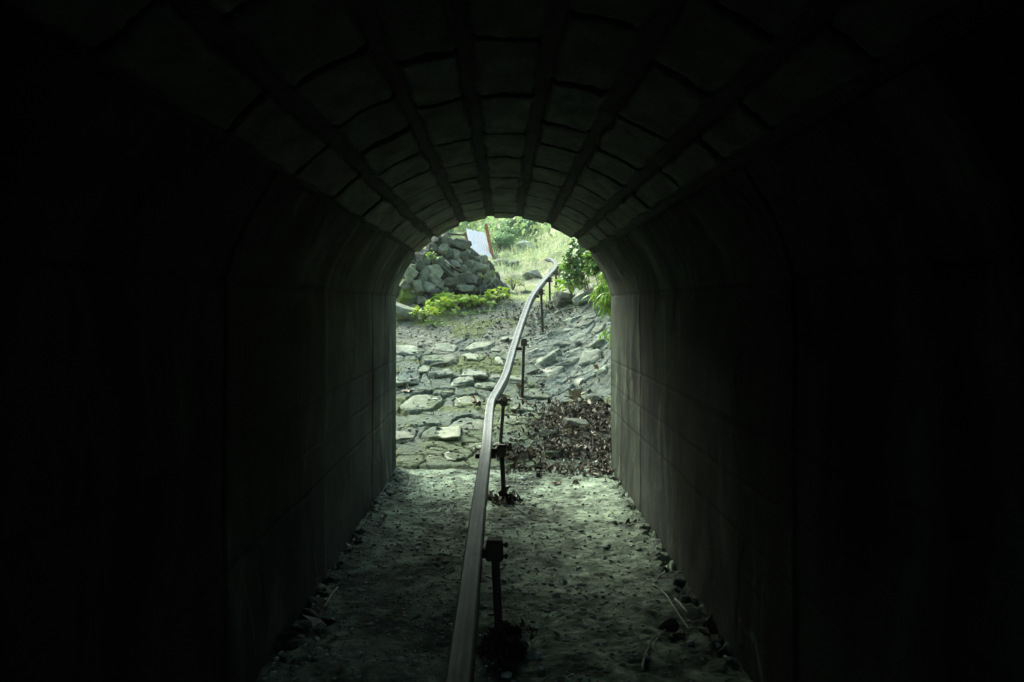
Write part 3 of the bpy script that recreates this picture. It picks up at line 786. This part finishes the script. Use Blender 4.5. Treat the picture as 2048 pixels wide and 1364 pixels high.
def bush(px, py, Yd, hw_, hh_, label, col, leaf=.05, n=2600, tm=None, mat=None, group=None, clumps=16, name="bush", seed=0, depth=None, cat="bush", root=None):
    rng = np.random.default_rng(seed + 500)
    s = Yd / F; c = at(px, py, Yd); rx, rz = hw_ * s, hh_ * s; ry = depth or rx
    base = (c[0], Yd, float(G(c[0], Yd)) - .03) if root is None else root
    o = empty(name, tuple(base), label, cat, group)
    cd = rng.normal(size=(clumps, 3)); cd /= np.linalg.norm(cd, axis=1)[:, None]
    cc = c + cd * np.array((rx, ry, rz)) * rng.uniform(.25, .98, clumps)[:, None]
    cr = rng.uniform(.2, .52, clumps) * min(rx, rz)
    k = rng.integers(0, clumps, n)
    d = rng.normal(size=(n, 3)); d /= np.linalg.norm(d, axis=1)[:, None]
    P = cc[k] + d * (cr[k] * rng.uniform(.5, 1.15, n))[:, None]
    ez = np.arctan2(-d[:, 0], d[:, 1]) + rng.normal(0, .6, n)
    rot = rotmats(rng, n, ez, .55)
    tone = rng.uniform(.72, 1.35, clumps)[k][:, None]
    scatter("foliage", tm or GREEN_LEAF, P, rot, leaf * rng.uniform(.6, 1.3, n), greens(n, col, .3, rng) * tone, mat or M_LEAF, o)
    mb = MB()
    for i in range(min(clumps, 12)):
        a = Vector(base) + Vector((rng.normal(0, .02), rng.normal(0, .02), 0)); b = Vector(cc[i])
        mid = a.lerp(b, .5) + Vector((rng.normal(0, .05) * rx * 2, rng.normal(0, .05) * rx * 2, .08 * rz))
        r0 = max(.006, .02 * rx); mb.tube([a, mid, b], [r0, r0 * .7, r0 * .25], 5, col=(.16, .12, .08))
    mb.build("stem", M_WOOD, o)
    return o

def low_plant(px, py, Yd, label, col, n=26, leaf=.09, spread=.12, height=.14, tm=ROUND, mat=None, name="leafy_plant", seed=0, droop=.4, cat="plant", group=None, root=None):
    rng = np.random.default_rng(seed + 900)
    b = at(px, py, Yd) if root is None else np.array(root)
    if root is None: b = hit(px, py + 6); b[2] = top(b[0], b[1]) if abs(b[0]) < 1.7 and b[1] < PY1 - .6 else float(G(b[0], b[1])) + .02
    o = empty(name, tuple(b), label, cat, group)
    ang = rng.uniform(0, 2 * np.pi, n); rr = spread * np.sqrt(rng.uniform(.05, 1, n))
    P = np.stack([b[0] + rr * np.cos(ang), b[1] + rr * np.sin(ang), b[2] + height * (1.05 - .5 * (rr / spread) ** 2) * rng.uniform(.45, 1.0, n)], -1)
    ez = ang - np.pi / 2 + rng.normal(0, .5, n)
    rot = rotmats(rng, n, ez, .35)
    scatter("foliage", tm, P, rot, leaf * rng.uniform(.6, 1.25, n), greens(n, col, .25, rng), mat or M_LEAF, o)
    mb = MB()
    for i in range(0, n, 2):
        mb.tube([b + np.array((0, 0, -.01)), (b + P[i]) / 2 + np.array((0, 0, .25 * height)), P[i]], [.003, .0025, .0015], 4, col=(.15, .2, .06))
    mb.build("stem", M_WOOD, o)
    return o
LIME = (.46, .62, .08); GRN = (.18, .32, .05); DKG = (.03, .075, .018); PALE = (.24, .33, .11)
LP = [(848, 640, 9.3, "bright green leafy weed nearest the left tunnel wall", LIME, 60, .07, .17, .24), (868, 652, 9.0, "small green weed in front of the largest clump on the gravel", GRN, 34, .05, .12, .10),
      (880, 622, 9.8, "broad leaved green plant below the middle of the stone wall", LIME, 70, .09, .20, .20), (905, 610, 10.2, "tall bright clump of broad leaves against the stone wall", LIME, 80, .10, .24, .22),
      (930, 612, 10.3, "lime green broad leaved clump beneath the long wall stone", LIME, 70, .10, .22, .18), (955, 612, 10.6, "yellow green clump under the right part of the stone wall", (.26, .38, .06), 60, .08, .2, .15),
      (996, 604, 11.4, "lime plant at the right hand foot of the stone wall", LIME, 60, .09, .16, .26), (922, 630, 9.7, "low green creeper on the gravel in front of the broad leaves", GRN, 60, .045, .22, .07),
      (965, 622, 10.3, "small mossy green mat at the edge of the gravel", (.18, .28, .06), 70, .035, .2, .06)]
for i, (px, py, Yd, lb, cl, n_, lf, sp, ht) in enumerate(LP):
    low_plant(px, py, Yd, lb, cl, n_, lf, sp, ht, tm=GREEN_LEAF if lf < .06 else ROUND, seed=i, group="low green plants at the foot of the stone wall")
low_plant(0, 0, 0, "sprig of small green leaves sprouting high in the stone wall", (.2, .34, .05), 30, .05, .07, .22, tm=GREEN_LEAF, seed=20, root=at(866, 528, 10.75))
low_plant(0, 0, 0, "tiny green sprout low in the right part of the stone wall", (.2, .34, .05), 14, .05, .05, .10, tm=NARROW, seed=21, root=at(966, 558, 11.1))
low_plant(1026, 578, 12.6, "yellow green weed in the middle of the path", (.28, .36, .08), 60, .07, .14, .26, tm=GREEN_LEAF, seed=22)
low_plant(1016, 592, 12.0, "pale weed beside the upright stone on the path", PALE, 40, .06, .14, .14, tm=GREEN_LEAF, seed=23)
low_plant(1114, 590, 11.4, "small dark green fern between the posts and the bank rocks", (.07, .19, .03), 60, .08, .14, .14, tm=NARROW, seed=24)
low_plant(1094, 612, 11.0, "yellowish weed between the second and third outdoor posts", (.26, .33, .08), 40, .06, .14, .16, tm=NARROW, seed=25)
low_plant(1125, 552, 11.6, "lime green fern with wide fronds right of the rail bend", (.26, .42, .05), 90, .13, .16, .34, tm=GREEN_LEAF, seed=26, root=at(1140, 556, 14.0))
low_plant(1140, 585, 11.0, "lime green fern with drooping fronds above the flat rock", (.24, .42, .04), 90, .12, .16, .26, tm=GREEN_LEAF, seed=27, root=at(1143, 590, 11.0))
bush(1162, 525, 10.4, 36, 46, "dark glossy leaved shrub on the right bank inside the arch", (.09, .20, .035), .075, 1100, mat=M_GLOSS, clumps=22, name="shrub", seed=3, cat="shrub", depth=.25, root=(1.15, 10.6, 1.3))
bush(1195, 520, 9.6, 26, 34, "mid green shrub against the upper right edge of the arch", (.16, .30, .05), .07, 900, clumps=14, name="shrub", seed=4, cat="shrub", depth=.25, root=(1.35, 9.9, 1.1))
# hanging bamboo grass
def bamboo(root, tips, label, seed, n=26, leaf=.15, col=(.14, .26, .05)):
    rng = np.random.default_rng(seed)
    o = empty("bamboo_grass", tuple(root), label, "bamboo grass")
    mb = MB(); P = []; E = []
    for t in tips:
        a = Vector(root); b = Vector(t); mid = a.lerp(b, .45) + Vector((0, 0, .22 + .25 * (a - b).length))
        pts = [a * (1 - u) ** 2 + mid * 2 * u * (1 - u) + b * u * u for u in np.linspace(0, 1, 9)]
        mb.tube(pts, [.004] * 5 + [.003] * 2 + [.002] * 2, 5, col=(.2, .22, .08))
        for k in range(n):
            u = rng.uniform(.35, 1.0) * 8; i = min(int(u), 7); p = pts[i].lerp(pts[i + 1], u - i)
            P.append(tuple(p)); E.append(rng.uniform(0, 2 * np.pi))
    n_ = len(P); rot = rotmats(rng, n_, np.array(E), .3)
    down = np.array(Matrix.Rotation(-1.05, 3, 'X'))
    rot = rot @ down
    scatter("foliage", NARROW, P, rot, leaf * rng.uniform(.6, 1.2, n_), greens(n_, col, .35, rng), M_LEAF, o)
    mb.build("stem", M_WOOD, o); return o
bamboo((1.5, 8.6, 1.0), [at(1190, 575, 8.3), at(1196, 600, 8.2), at(1208, 590, 8.1), at(1200, 560, 8.5), at(1215, 610, 8.2), at(1185, 590, 8.4), at(1220, 570, 8.4)], "drooping bamboo grass hanging beside the right tunnel wall", 41, 80, .16, (.24, .40, .06))
bamboo((1.35, 7.6, .7), [at(1196, 668, 7.6), at(1208, 660, 7.5), at(1215, 680, 7.5)], "small sprig of bamboo leaves low against the right tunnel wall", 42, 16, .13, (.26, .42, .07))
bamboo((1.6, 9.4, 1.2), [at(1205, 545, 9.0), at(1212, 560, 8.9), at(1195, 548, 9.1)], "bamboo grass with thin leaves under the curve of the arch", 43, 50, .17, (.24, .38, .07))

# bushes and growth on the far slope
BB = [(1000, 492, 19, 30, 24, "dense mid green bush just right of the rusty post", (.09, .20, .06), .075, 3000), (985, 462, 24, 34, 20, "pale green bush behind the tall rusty post", (.15, .27, .09), .09, 2600), (1052, 455, 22, 34, 24, "dark green bush at the centre of the far slope", (.065, .17, .05), .085, 3000),
      (1012, 440, 27, 26, 18, "yellowish flowering bush under the crown of the arch", (.26, .33, .13), .09, 2200), (930, 455, 24, 30, 18, "light green bush above the white board", (.16, .30, .10), .09, 2400), (1100, 462, 25, 30, 24, "bright yellow green bush on the right of the far slope", (.25, .34, .10), .09, 2400),
      (1140, 490, 22, 28, 24, "sunlit yellow green thicket behind the glossy shrub", (.24, .34, .10), .08, 2400), (890, 462, 20, 22, 14, "small pale bush behind the dark pole", (.18, .30, .12), .08, 1400), (1015, 472, 20, 18, 16, "rounded green bush in front of the dark central bush", (.11, .23, .07), .075, 1600),
      (1036, 514, 19, 12, 9, "low green tuft of leaves in the pale grass", (.12, .24, .08), .06, 700), (1085, 500, 20, 22, 12, "pale straw coloured bush on the slope above the rail bend", (.30, .34, .15), .07, 1500), (1100, 545, 15.6, 9, 6, "small green weed beside the rail bend", (.12, .24, .06), .05, 400),
      (1066, 520, 17.5, 10, 8, "grey green weed left of the curled rail end", (.14, .24, .09), .05, 500), (960, 428, 32, 40, 22, "large hazy green bush high on the hillside", (.15, .27, .10), .11, 2600), (1070, 425, 32, 44, 24, "broad yellowish bush high on the hillside", (.20, .30, .10), .11, 2800)]
for i, (px, py, Yd, hw_, hh_, lb, cl, lf, n_) in enumerate(BB):
    bush(px, py, Yd, hw_, hh_, lb, tuple(min(c_ * 1.3 + .08, .6) for c_ in cl), lf * .7, n_ * 2, clumps=26, seed=20 + i, group="bushes on the far slope")  # leaf colours lifted toward pale, painting in some haze

def area(n, x0, x1, y0, y1, rng): return rng.uniform(x0, x1, n), rng.uniform(y0, y1, n)
# meadow of pale grass
rng = np.random.default_rng(77)
x, y = area(26000, -3.5, 4.5, 10.8, 27, rng)
den = sstep(-.35, .35, fbm(x * 1.3, y * 1.3, octv=3, seed=500)) * (1 - .85 * np.exp(-((x - .45 - .03 * (y - 11)) / .35) ** 2) * (y < 15)) * np.where(x > wall_line(y) + .1, 1, (y > 13))
kp = rng.random(len(x)) < den; x, y = x[kp], y[kp]; n_ = len(x)
scatter("grass", BLADE, np.stack([x, y, G(x, y) - .02], -1), rotmats(rng, n_, None, .2), np.stack([np.full(n_, .16) * rng.uniform(.8, 1.8, n_) * (1 + (y - 11) * .05), rng.uniform(.08, .28, n_), rng.uniform(.06, .26, n_) * (1 + (y - 11) * .03)], -1),
        greens(n_, (.47, .54, .32), .3, rng), M_LEAF)
stuff(bpy.data.objects["grass"], "pale dry grass covering the slope above the path", "grass")
# leafy ground cover over the rest of the hillside
x, y = area(60000, -16, 16, 19, 60, rng)
kp = (np.abs(x) < .45 * y + 1) & (rng.random(len(x)) < .35 + .6 * sstep(-.2, .4, fbm(x * .5, y * .5, octv=3, seed=501))); x, y = x[kp], y[kp]; n_ = len(x)
zz = G(x, y) + rng.uniform(0, .8, n_) * (.3 + sstep(-.2, .5, fbm(x * .6, y * .6, octv=3, seed=502)))
tn = (1 + .5 * fbm(x * .8, y * .8, octv=3, seed=503))[:, None]
o = scatter("undergrowth", GREEN_LEAF, np.stack([x, y, zz], -1), rotmats(rng, n_, None, .7), .13 * rng.uniform(.6, 1.5, n_) * (1 + (y - 19) * .03), np.clip(greens(n_, (.30, .43, .17), .35, rng) * tn, .01, 1), M_LEAF)
stuff(o, "mixed green undergrowth covering the hillside behind the path", "undergrowth")
# moss and tiny weeds on gravel patch
x = rng.uniform(-1.4, 1.0, 5000); y = rng.uniform(8.6, 11.6, 5000)
kp = fbm(x * 2.1 + 3, y * 1.8, octv=4, seed=82) + .2 * fbm(x * 9, y * 9, octv=2, seed=4) > .30; x, y = x[kp], y[kp]; n_ = len(x)
if n_:
    zt = np.array([top(a, b) for a, b in zip(x, y)])
    o = scatter("moss", BLADE, np.stack([x, y, zt - .003], -1), rotmats(rng, n_, None, .4), np.stack([np.full(n_, .12), rng.uniform(.015, .04, n_), rng.uniform(.012, .045, n_)], -1), greens(n_, (.20, .27, .07), .35, rng), M_LEAF)
    stuff(o, "thin moss and seedlings on the gravelly upper slope", "moss")

# ------------------------------------------------------------------ dead leaves
BROWN = np.array([(.26, .225, .18), (.42, .37, .31), (.10, .085, .07), (.46, .43, .37), (.04, .032, .026), (.52, .48, .41), (.21, .17, .13), (.13, .11, .09), (.05, .045, .04)])
def litter(pts, rng, smin=.020, smax=.052, tilt=.8, pal=BROWN):
    n_ = len(pts)
    b_ = (smin + (smax - smin) * rng.beta(1.1, 2.2, n_) * 1.5)[:, None]; return rotmats(rng, n_, None, tilt), b_ * rng.uniform(.75, 1.3, (n_, 3)), pal[rng.integers(0, len(pal), n_)] * rng.uniform(.7, 1.25, n_)[:, None]
pts = []
rng = np.random.default_rng(88)
def blob(n, cx_, cy_, sx_, sy_, h):
    for _ in range(n):
        x = rng.normal(cx_, sx_); y = rng.normal(cy_, sy_)
        if y < 5.99 and abs(x) > .775: continue
        if abs(x) > 1.6: continue
        pts.append((x, y, top(x, y) + abs(rng.normal(0, h)) + .004))
blob(620, .72, 7.2, .20, .34, .016); blob(480, .55, 7.1, .34, .50, .006); blob(120, .55, 5.85, .16, .10, .006); blob(420, .80, 6.8, .16, .30, .014); blob(260, .42, 6.9, .12, .3, .01)
blob(420, .62, 6.35, .18, .15, .012); blob(260, .12, 6.28, .14, .07, .022); blob(140, .25, 5.95, .16, .06, .008); blob(120, .72, 5.9, .06, .14, .012)
blob(90, 0.02, 4.97, .04, .04, .006)
for _ in range(150):                                # scattered over the slope
    x = rng.uniform(-1.2, 1.2); y = rng.uniform(6.1, 10.4); pts.append((x, y, top(x, y) + .006))
for _ in range(500):                                # soil band above the paving
    x = rng.normal(.45, .4); y = rng.normal(10.7, .4); pts.append((x, y, top(x, y) + .012))
for _ in range(30):                                # along the foot of both tunnel walls
    sd = random.choice((-1, 1)); x = sd * (.78 - abs(rng.normal(0, .03))); y = rng.uniform(2.2, 5.9); pts.append((x, y, floor_z(x, y) + .006))
pts = np.array(pts)
rt, sz, cl = litter(pts, rng)
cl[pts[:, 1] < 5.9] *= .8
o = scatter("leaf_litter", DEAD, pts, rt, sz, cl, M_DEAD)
stuff(o, "heap of dry brown leaves drifted against the right side of the tunnel mouth", "dead leaves")
# stalks among the litter
mb = MB()
for _ in range(150):
    x = rng.normal(.6, .25); y = rng.normal(6.8, .4)
    if y < 6.0: continue
    z = top(x, y) + rng.uniform(.01, .045); a = rng.uniform(0, 6.28); l = rng.uniform(.03, .10); e = rng.normal(0, .2)
    k = rng.choice([.12, .25, .4])
    mb.tube([(x, y, z), (x + l * .5 * math.cos(a), y + l * .5 * math.sin(a), z + l * e * .5 + .006), (x + l * math.cos(a), y + l * math.sin(a), z + l * e)], .0016, 4, col=(k, k * .85, k * .7))
stuff(mb.build("leaf_stalks", M_WOOD), "thin dry stalks lying among the leaf heap", "stalks")

# single large leaves that can be told apart
def maple(lobes=7):
    V = [(0, .25, 0)]; pr = []
    for i in range(lobes * 2 + 1):
        a = R(-150) + R(300) * i / (lobes * 2); r = (.62 if i % 2 else .36) * (1.1 - .25 * abs(i - lobes) / lobes)
        V.append((math.sin(a) * r, .25 + math.cos(a) * r, .10 * math.sin(i * 2.1) + .25 * r * r))
    return V, [(0, i, i + 1) for i in range(1, lobes * 2 + 1)]
def one_leaf(px, py, size, col, label, shape='oval', tilt=.25, lift=.02, seed=0, Yd=None, turn=None):
    rng = np.random.default_rng(seed + 40)
    if Yd is None:
        if py > 941: Yd = ZC * F / (py - CY); p = np.array(((px - CX) / F * Yd, Yd, 0)); p[2] = floor_z(p[0], p[1])
        else: p = hit(px, py); p[2] = top(p[0], p[1])
    else: p = at(px, py, Yd)
    p[2] += lift
    v, f = maple() if shape == 'maple' else leaf_tmpl(.7, .9, .3, seed)
    v = np.array(v) - np.array((0, .4, 0)); Rm = rotmats(rng, 1, None if turn is None else np.array([turn]), tilt)[0]
    v = (v * size) @ Rm.T
    v2 = v + np.array((0, 0, .0012)); nv_ = len(v)
    f2 = [tuple(q) for q in f] + [tuple(int(i) + nv_ for i in q[::-1]) for q in f]
    o = mesh_obj("dead_leaf", np.concatenate([v2, v]), f2, M_DEAD, None, np.ones((2 * nv_, 3)) * np.array(col))
    o.location = p
    mb = MB(); mb.tube([(0, -.4 * size, 0), (0, 0, .002), (0, .5 * size, .004)], .0014, 4, col=np.array(col) * .7)
    so = mb.build("leaf_rib", M_WOOD, o); so.location = (0, 0, 0)
    so.rotation_euler = Matrix(Rm.tolist()).to_euler()
    return tag(o, label, "leaf", "large dead leaves")
one_leaf(814, 789, .13, (.42, .34, .27), "pale brown lobed leaf on the stones by the left tunnel wall", 'maple', .15, .02, 1, turn=2.6)
one_leaf(947, 803, .075, (.42, .15, .035), "orange brown curled leaf left of the rail bend", 'oval', .5, .02, 2)
one_leaf(953, 811, .085, (.45, .26, .16), "pinkish tan leaf beside the orange one left of the rail", 'maple', .3, .015, 3)
one_leaf(965, 816, .06, (.40, .28, .06), "yellow leaf touching the left side of the rail bend", 'oval', .3, .015, 4)
one_leaf(1093, 762, .15, (.62, .56, .48), "large pale crumpled leaf at the upper left of the leaf heap", 'maple', .45, .07, 5)
one_leaf(1157, 793, .14, (.55, .55, .44), "grey green upturned leaf standing in the leaf heap", 'oval', .9, .10, 6)
one_leaf(1154, 822, .17, (.46, .43, .34), "big folded leaf arching over a dark hollow in the leaf heap", 'maple', .4, .12, 7)
one_leaf(1048, 768, .08, (.50, .27, .06), "yellow orange leaf right behind the fourth post", 'oval', .4, .02, 8)
one_leaf(1037, 776, .09, (.45, .30, .18), "tan leaf between the rail and the fourth post", 'maple', .3, .015, 9)
one_leaf(1057, 816, .055, (.38, .15, .04), "small rusty leaf at the foot of the fourth post", 'oval', .4, .02, 10)
one_leaf(1203, 722, .07, (.45, .38, .16), "yellowish leaf high by the right tunnel wall", 'oval', .5, .02, 11)
one_leaf(1159, 741, .045, (.60, .60, .52), "small white leaf on the stone above the leaf heap", 'oval', .3, .015, 12)
one_leaf(1133, 669, .06, (.55, .52, .44), "small pale leaf on the rock right of the fifth post", 'oval', .3, .015, 13)
one_leaf(1113, 968, .075, (.16, .05, .025), "dark red leaf lying on the tunnel floor", 'maple', .15, .010, 14)
one_leaf(1192, 750, .08, (.33, .15, .05), "reddish brown leaf at the top of the leaf heap", 'maple', .4, .04, 15)
one_leaf(1150, 969, .05, (.30, .27, .20), "small curled grey leaf on the floor right of the dark red leaf", 'oval', .5, .01, 16)
one_leaf(1386, 1247, .07, (.22, .20, .14), "curled tan leaf where twigs meet the right wall", 'oval', .7, .03, 17)
one_leaf(1345, 1262, .075, (.03, .025, .02), "black curled leaf at the bend of the lower right twig", 'oval', .5, .02, 18)
one_leaf(1425, 1290, .12, (.05, .045, .035), "dark crumpled leaf against the foot of the right wall", 'maple', .6, .03, 19)
one_leaf(640, 1222, .07, (.28, .30, .24), "pale folded leaf on the dirt against the left wall", 'oval', .7, .03, 20)
one_leaf(630, 1252, .13, (.035, .03, .025), "black mass of wet leaf under the pale leaf at the left wall", 'maple', .5, .03, 21)
one_leaf(575, 1300, .10, (.05, .05, .04), "dark leaf nearest the camera at the left wall", 'maple', .6, .02, 22)
one_leaf(697, 1098, .045, (.55, .56, .46), "thin white leaf upright at the foot of the left wall", 'oval', .3, .01, 23)
one_leaf(768, 1037, .045, (.60, .60, .50), "small white leaf on the floor near the left wall corner", 'oval', .3, .01, 24)
one_leaf(797, 1027, .03, (.50, .50, .42), "tiny pale leaf beside the white one near the left wall", 'oval', .3, .01, 25)
one_leaf(1075, 955, .06, (.03, .027, .022), "black curled leaf at the tunnel mouth right of the rail", 'oval', .5, .015, 26)
one_leaf(1210, 950, .09, (.14, .09, .06), "brown crumpled leaf in the right corner of the tunnel mouth", 'maple', .5, .02, 27)

# clumps of debris caught on the rail posts
def clump(c, r, n_, label, seed, dark=.5, smax=.024):
    rng = np.random.default_rng(seed)
    d = rng.normal(size=(n_, 3)); d /= np.linalg.norm(d, axis=1)[:, None]
    d[:, 2] = np.abs(d[:, 2])
    P = np.asarray(c) + d * (np.asarray(r) * rng.uniform(.2, 1, n_)[:, None])
    rt, sz, cl = litter(P, rng, .010, smax, 1.0)
    return tag(scatter("leaf_clump", DEAD, P, rt, sz, cl * dark, M_DEAD), label, "leaf clump", "clumps of leaves caught on the rail posts")
clump((.0, 2.80, .0), (.085, .085, .075), 1500, "black clump of rotten leaves around the foot of the nearest post", 61, .16)
clump((.045, 2.9, .03), (.09, .05, .03), 60, "dark leaf clump trailing right from the nearest post's foot", 62, .25)
clump((.008, 4.97, .0), (.035, .035, .035), 200, "small dark clump at the foot of the second post", 63, .2)
clump((.02, 5.0, .335), (.045, .04, .03), 160, "dark clump of leaves caught at the second post's bracket", 64, .3)
clump(at(1008, 796, 6.6), (.035, .03, .025), 40, "brown curled leaves caught on top of the third post", 65, .9)

# ------------------------------------------------------------------ twigs
def twig(pix, rad, label, col=(.2, .2, .16), lift=.006, side=None, onfloor=True):
    P = []
    for (px, py) in pix:
        if onfloor: Yd = ZC * F / (py - CY); p = np.array(((px - CX) / F * Yd, Yd, 0.0)); p[2] = floor_z(p[0], p[1]) + lift
        else: p = hit(px, py); p[2] = top(p[0], p[1]) + lift
        P.append(p)
    sm = catmull(P, 5); sm = [p + Vector((random.gauss(0, .0012), random.gauss(0, .0012), random.gauss(0, .0008))) for p in sm]
    mb = MB(); n_ = len(sm); rad *= 1.15; col = tuple(min(.8, c_ * 1.6) if c_ > .08 else c_ for c_ in col); mb.tube(sm, [rad * (1 - .5 * i / n_) for i in range(n_)], 5, col=col)
    if side:
        Q = []
        for (px, py) in side:
            Yd = ZC * F / (py - CY); Q.append(np.array(((px - CX) / F * Yd, Yd, floor_z((px - CX) / F * Yd, Yd) + lift)))
        mb.tube(catmull(Q, 4), rad * .7, 5, col=col)
    return tag(mb.build("twig", M_WOOD), label, "twig", "dry twigs on the ground")
twig([(1305, 1174), (1330, 1190), (1348, 1222), (1362, 1240), (1378, 1264)], .0040, "long pale twig bending down toward the right wall", (.30, .31, .25))
twig([(1334, 1126), (1328, 1146), (1314, 1160), (1309, 1171)], .0032, "short crooked twig above the long pale one", (.26, .27, .22))
twig([(1284, 1340), (1294, 1308), (1306, 1282), (1335, 1262)], .0045, "forked twig nearest the camera on the right", (.20, .22, .18), side=[(1322, 1268), (1308, 1298), (1326, 1318)])
twig([(1351, 1198), (1366, 1222), (1380, 1234), (1395, 1230)], .0038, "pale split twig against the right wall", (.34, .36, .29))
twig([(1020, 1008), (1040, 1022), (1062, 1040), (1086, 1047)], .0028, "thin dark twig curving right from the second post's foot", (.05, .045, .035))
twig([(1000, 1003), (1008, 1020), (1022, 1030)], .0028, "short pale root at the foot of the second post", (.28, .28, .22))
twig([(820, 966), (812, 980), (796, 990), (786, 994)], .0022, "pale curved twig near the left wall at the mouth", (.30, .31, .26))
twig([(1187, 1004), (1196, 1012), (1204, 1022)], .0025, "thin pale twig on the floor near the right wall", (.22, .22, .17))
twig([(1180, 1048), (1186, 1060), (1192, 1068)], .0028, "small dark chip of twig in the middle of the right floor", (.12, .12, .09))
twig([(675, 1188), (662, 1206), (650, 1226), (640, 1236)], .0035, "straight pale twig sticking out of the left wall debris", (.30, .31, .25), lift=.03)
twig([(628, 1290), (612, 1308), (597, 1325)], .0025, "faint thin twig near the bottom left of the floor", (.14, .15, .12))
twig([(1140, 975), (1152, 962), (1160, 978)], .002, "bent thin straw beside the dark red leaf", (.2, .2, .15))
twig([(912, 797), (919, 806), (922, 815)], .0035, "white straight stick on the paving left of the orange leaf", (.5, .5, .42), onfloor=False)
twig([(825, 800), (825, 806), (824, 812)], .0035, "white vertical straw on the flat slab", (.5, .5, .42), onfloor=False)
twig([(845, 885), (856, 884), (870, 883)], .0032, "pale horizontal stick on the lower paving", (.42, .42, .34), onfloor=False)
twig([(1130, 915 - 30), (1160, 872), (1198, 858)], .0045, "dark stick across the leaf heap", (.12, .09, .07), onfloor=False, lift=.05)
sp = [at(890, 520, 10.75), at(903, 531, 10.7), at(919, 542, 10.62)]
mb = MB(); mb.tube([tuple(p) for p in sp], [.006, .005, .003], 6, col=(.36, .30, .24))
tag(mb.build("twig", M_WOOD), "bare tan stick leaning across the stones of the wall", "twig", "dry twigs on the ground")

# ------------------------------------------------------------------ gravel
rng = np.random.default_rng(99)
n_ = 3600
x = np.clip(rng.normal(-.3, .45, n_), -.77, .77); y = 2.2 + 3.7 * rng.random(n_) ** 1.2
x[::3] = rng.uniform(-.77, .77, len(x[::3]))
z = floor_h(x, y)
s = rng.gamma(2.2, .0017, n_) + .0018
kk = rng.uniform(.16, .42, n_)[:, None] * np.array((.9, 1.03, .98))
kk[::23] *= 1.7
o = scatter("gravel", [ICO1], np.stack([x, y, z + s * .25], -1), rotmats(rng, n_, None, .2), np.stack([s * 1.4, s, s * .6], -1), kk, M_PEB)
stuff(o, "small pebbles and grit pressed into the tunnel floor", "gravel")
n_ = 1500
x = rng.uniform(-1.4, 1.3, n_); y = np.concatenate([rng.uniform(6.0, 9, n_ // 3), rng.normal(10.0, .6, n_ - n_ // 3)])
z = np.array([top(a, b) for a, b in zip(x, y)])
s = rng.gamma(2.0, .0035, n_) + .003
kk = rng.uniform(.15, .42, n_)[:, None] * np.array((1.0, .99, .9))
o = scatter("grit", [ICO1], np.stack([x, y, z + s * .2], -1), rotmats(rng, n_, None, .3), np.stack([s * 1.3, s, s * .6], -1), kk, M_PEB)
stuff(o, "loose grit and small stones on the paved slope", "grit")
# a few stones one can point to on the floor
for (px, py, w, lb, k) in [(800, 1322, .020, "bluish flat pebble near the bottom of the floor", .5), (718, 1308, .016, "pale green pebble left on the floor near the camera", .35), (740, 1250, .020, "oval grey pebble flush in the left floor", .25), (834, 1100, .014, "pale chip of stone left of the rail", .45),
                           (1098, 1224, .017, "rounded grey pebble right of the nearest post", .25), (1214, 1170, .010, "tiny white chip in the right floor", .6), (910, 1008, .012, "small black stone left of the rail", .03), (870, 808, .03, "white oval pebble on the flat slab", .7)]:
    if py > 941: Yd = ZC * F / (py - CY); p = np.array(((px - CX) / F * Yd, Yd, 0)); p[2] = floor_z(p[0], p[1]) + .003
    else: p = hit(px, py); p[2] = top(p[0], p[1]) + .005
    if px == 910: p = np.array(((889 - CX) / F * 4.9, 4.9, .006))
    o = rock("pebble", p, (w, w * .8, w * .4), seed=int(px), mat=M_PEB, col=np.array((k, k * 1.04, k)), base=ico(3), lo=.8)
    tag(o, lb, "pebble")

# ------------------------------------------------------------------ the air
mh = bpy.data.materials.new("haze"); mh.use_nodes = True
hn = mh.node_tree.nodes; hn.remove(hn["Principled BSDF"])
pv = hn.new("ShaderNodeVolumePrincipled"); pv.inputs['Density'].default_value = 0.0017; pv.inputs['Color'].default_value = (.96, 1, .97, 1); pv.inputs['Anisotropy'].default_value = 0.3
mh.node_tree.links.new(pv.outputs[0], hn["Material Output"].inputs['Volume'])
zz_ = [(v.co.z) for v in bpy.data.objects["ground"].data.vertices]
zt_, zb_ = max(max(zz_), 8) + 1.0, min(min(zz_), -1.0) - 1.0
hv = [(x, y, z) for x in (-300, 300) for y in (-60, 480) for z in (zb_, zt_)]
hf = [(0, 1, 3, 2), (4, 6, 7, 5), (0, 4, 5, 1), (2, 3, 7, 6), (0, 2, 6, 4), (1, 5, 7, 3)]
ho = mesh_obj("haze", hv, hf, mh, smooth=False)
stuff(ho, "thin pale mist in the air over the far slope", "haze")
SC.cycles.volume_bounces = 1
print("HAZE", zt_, zb_, len(zz_))
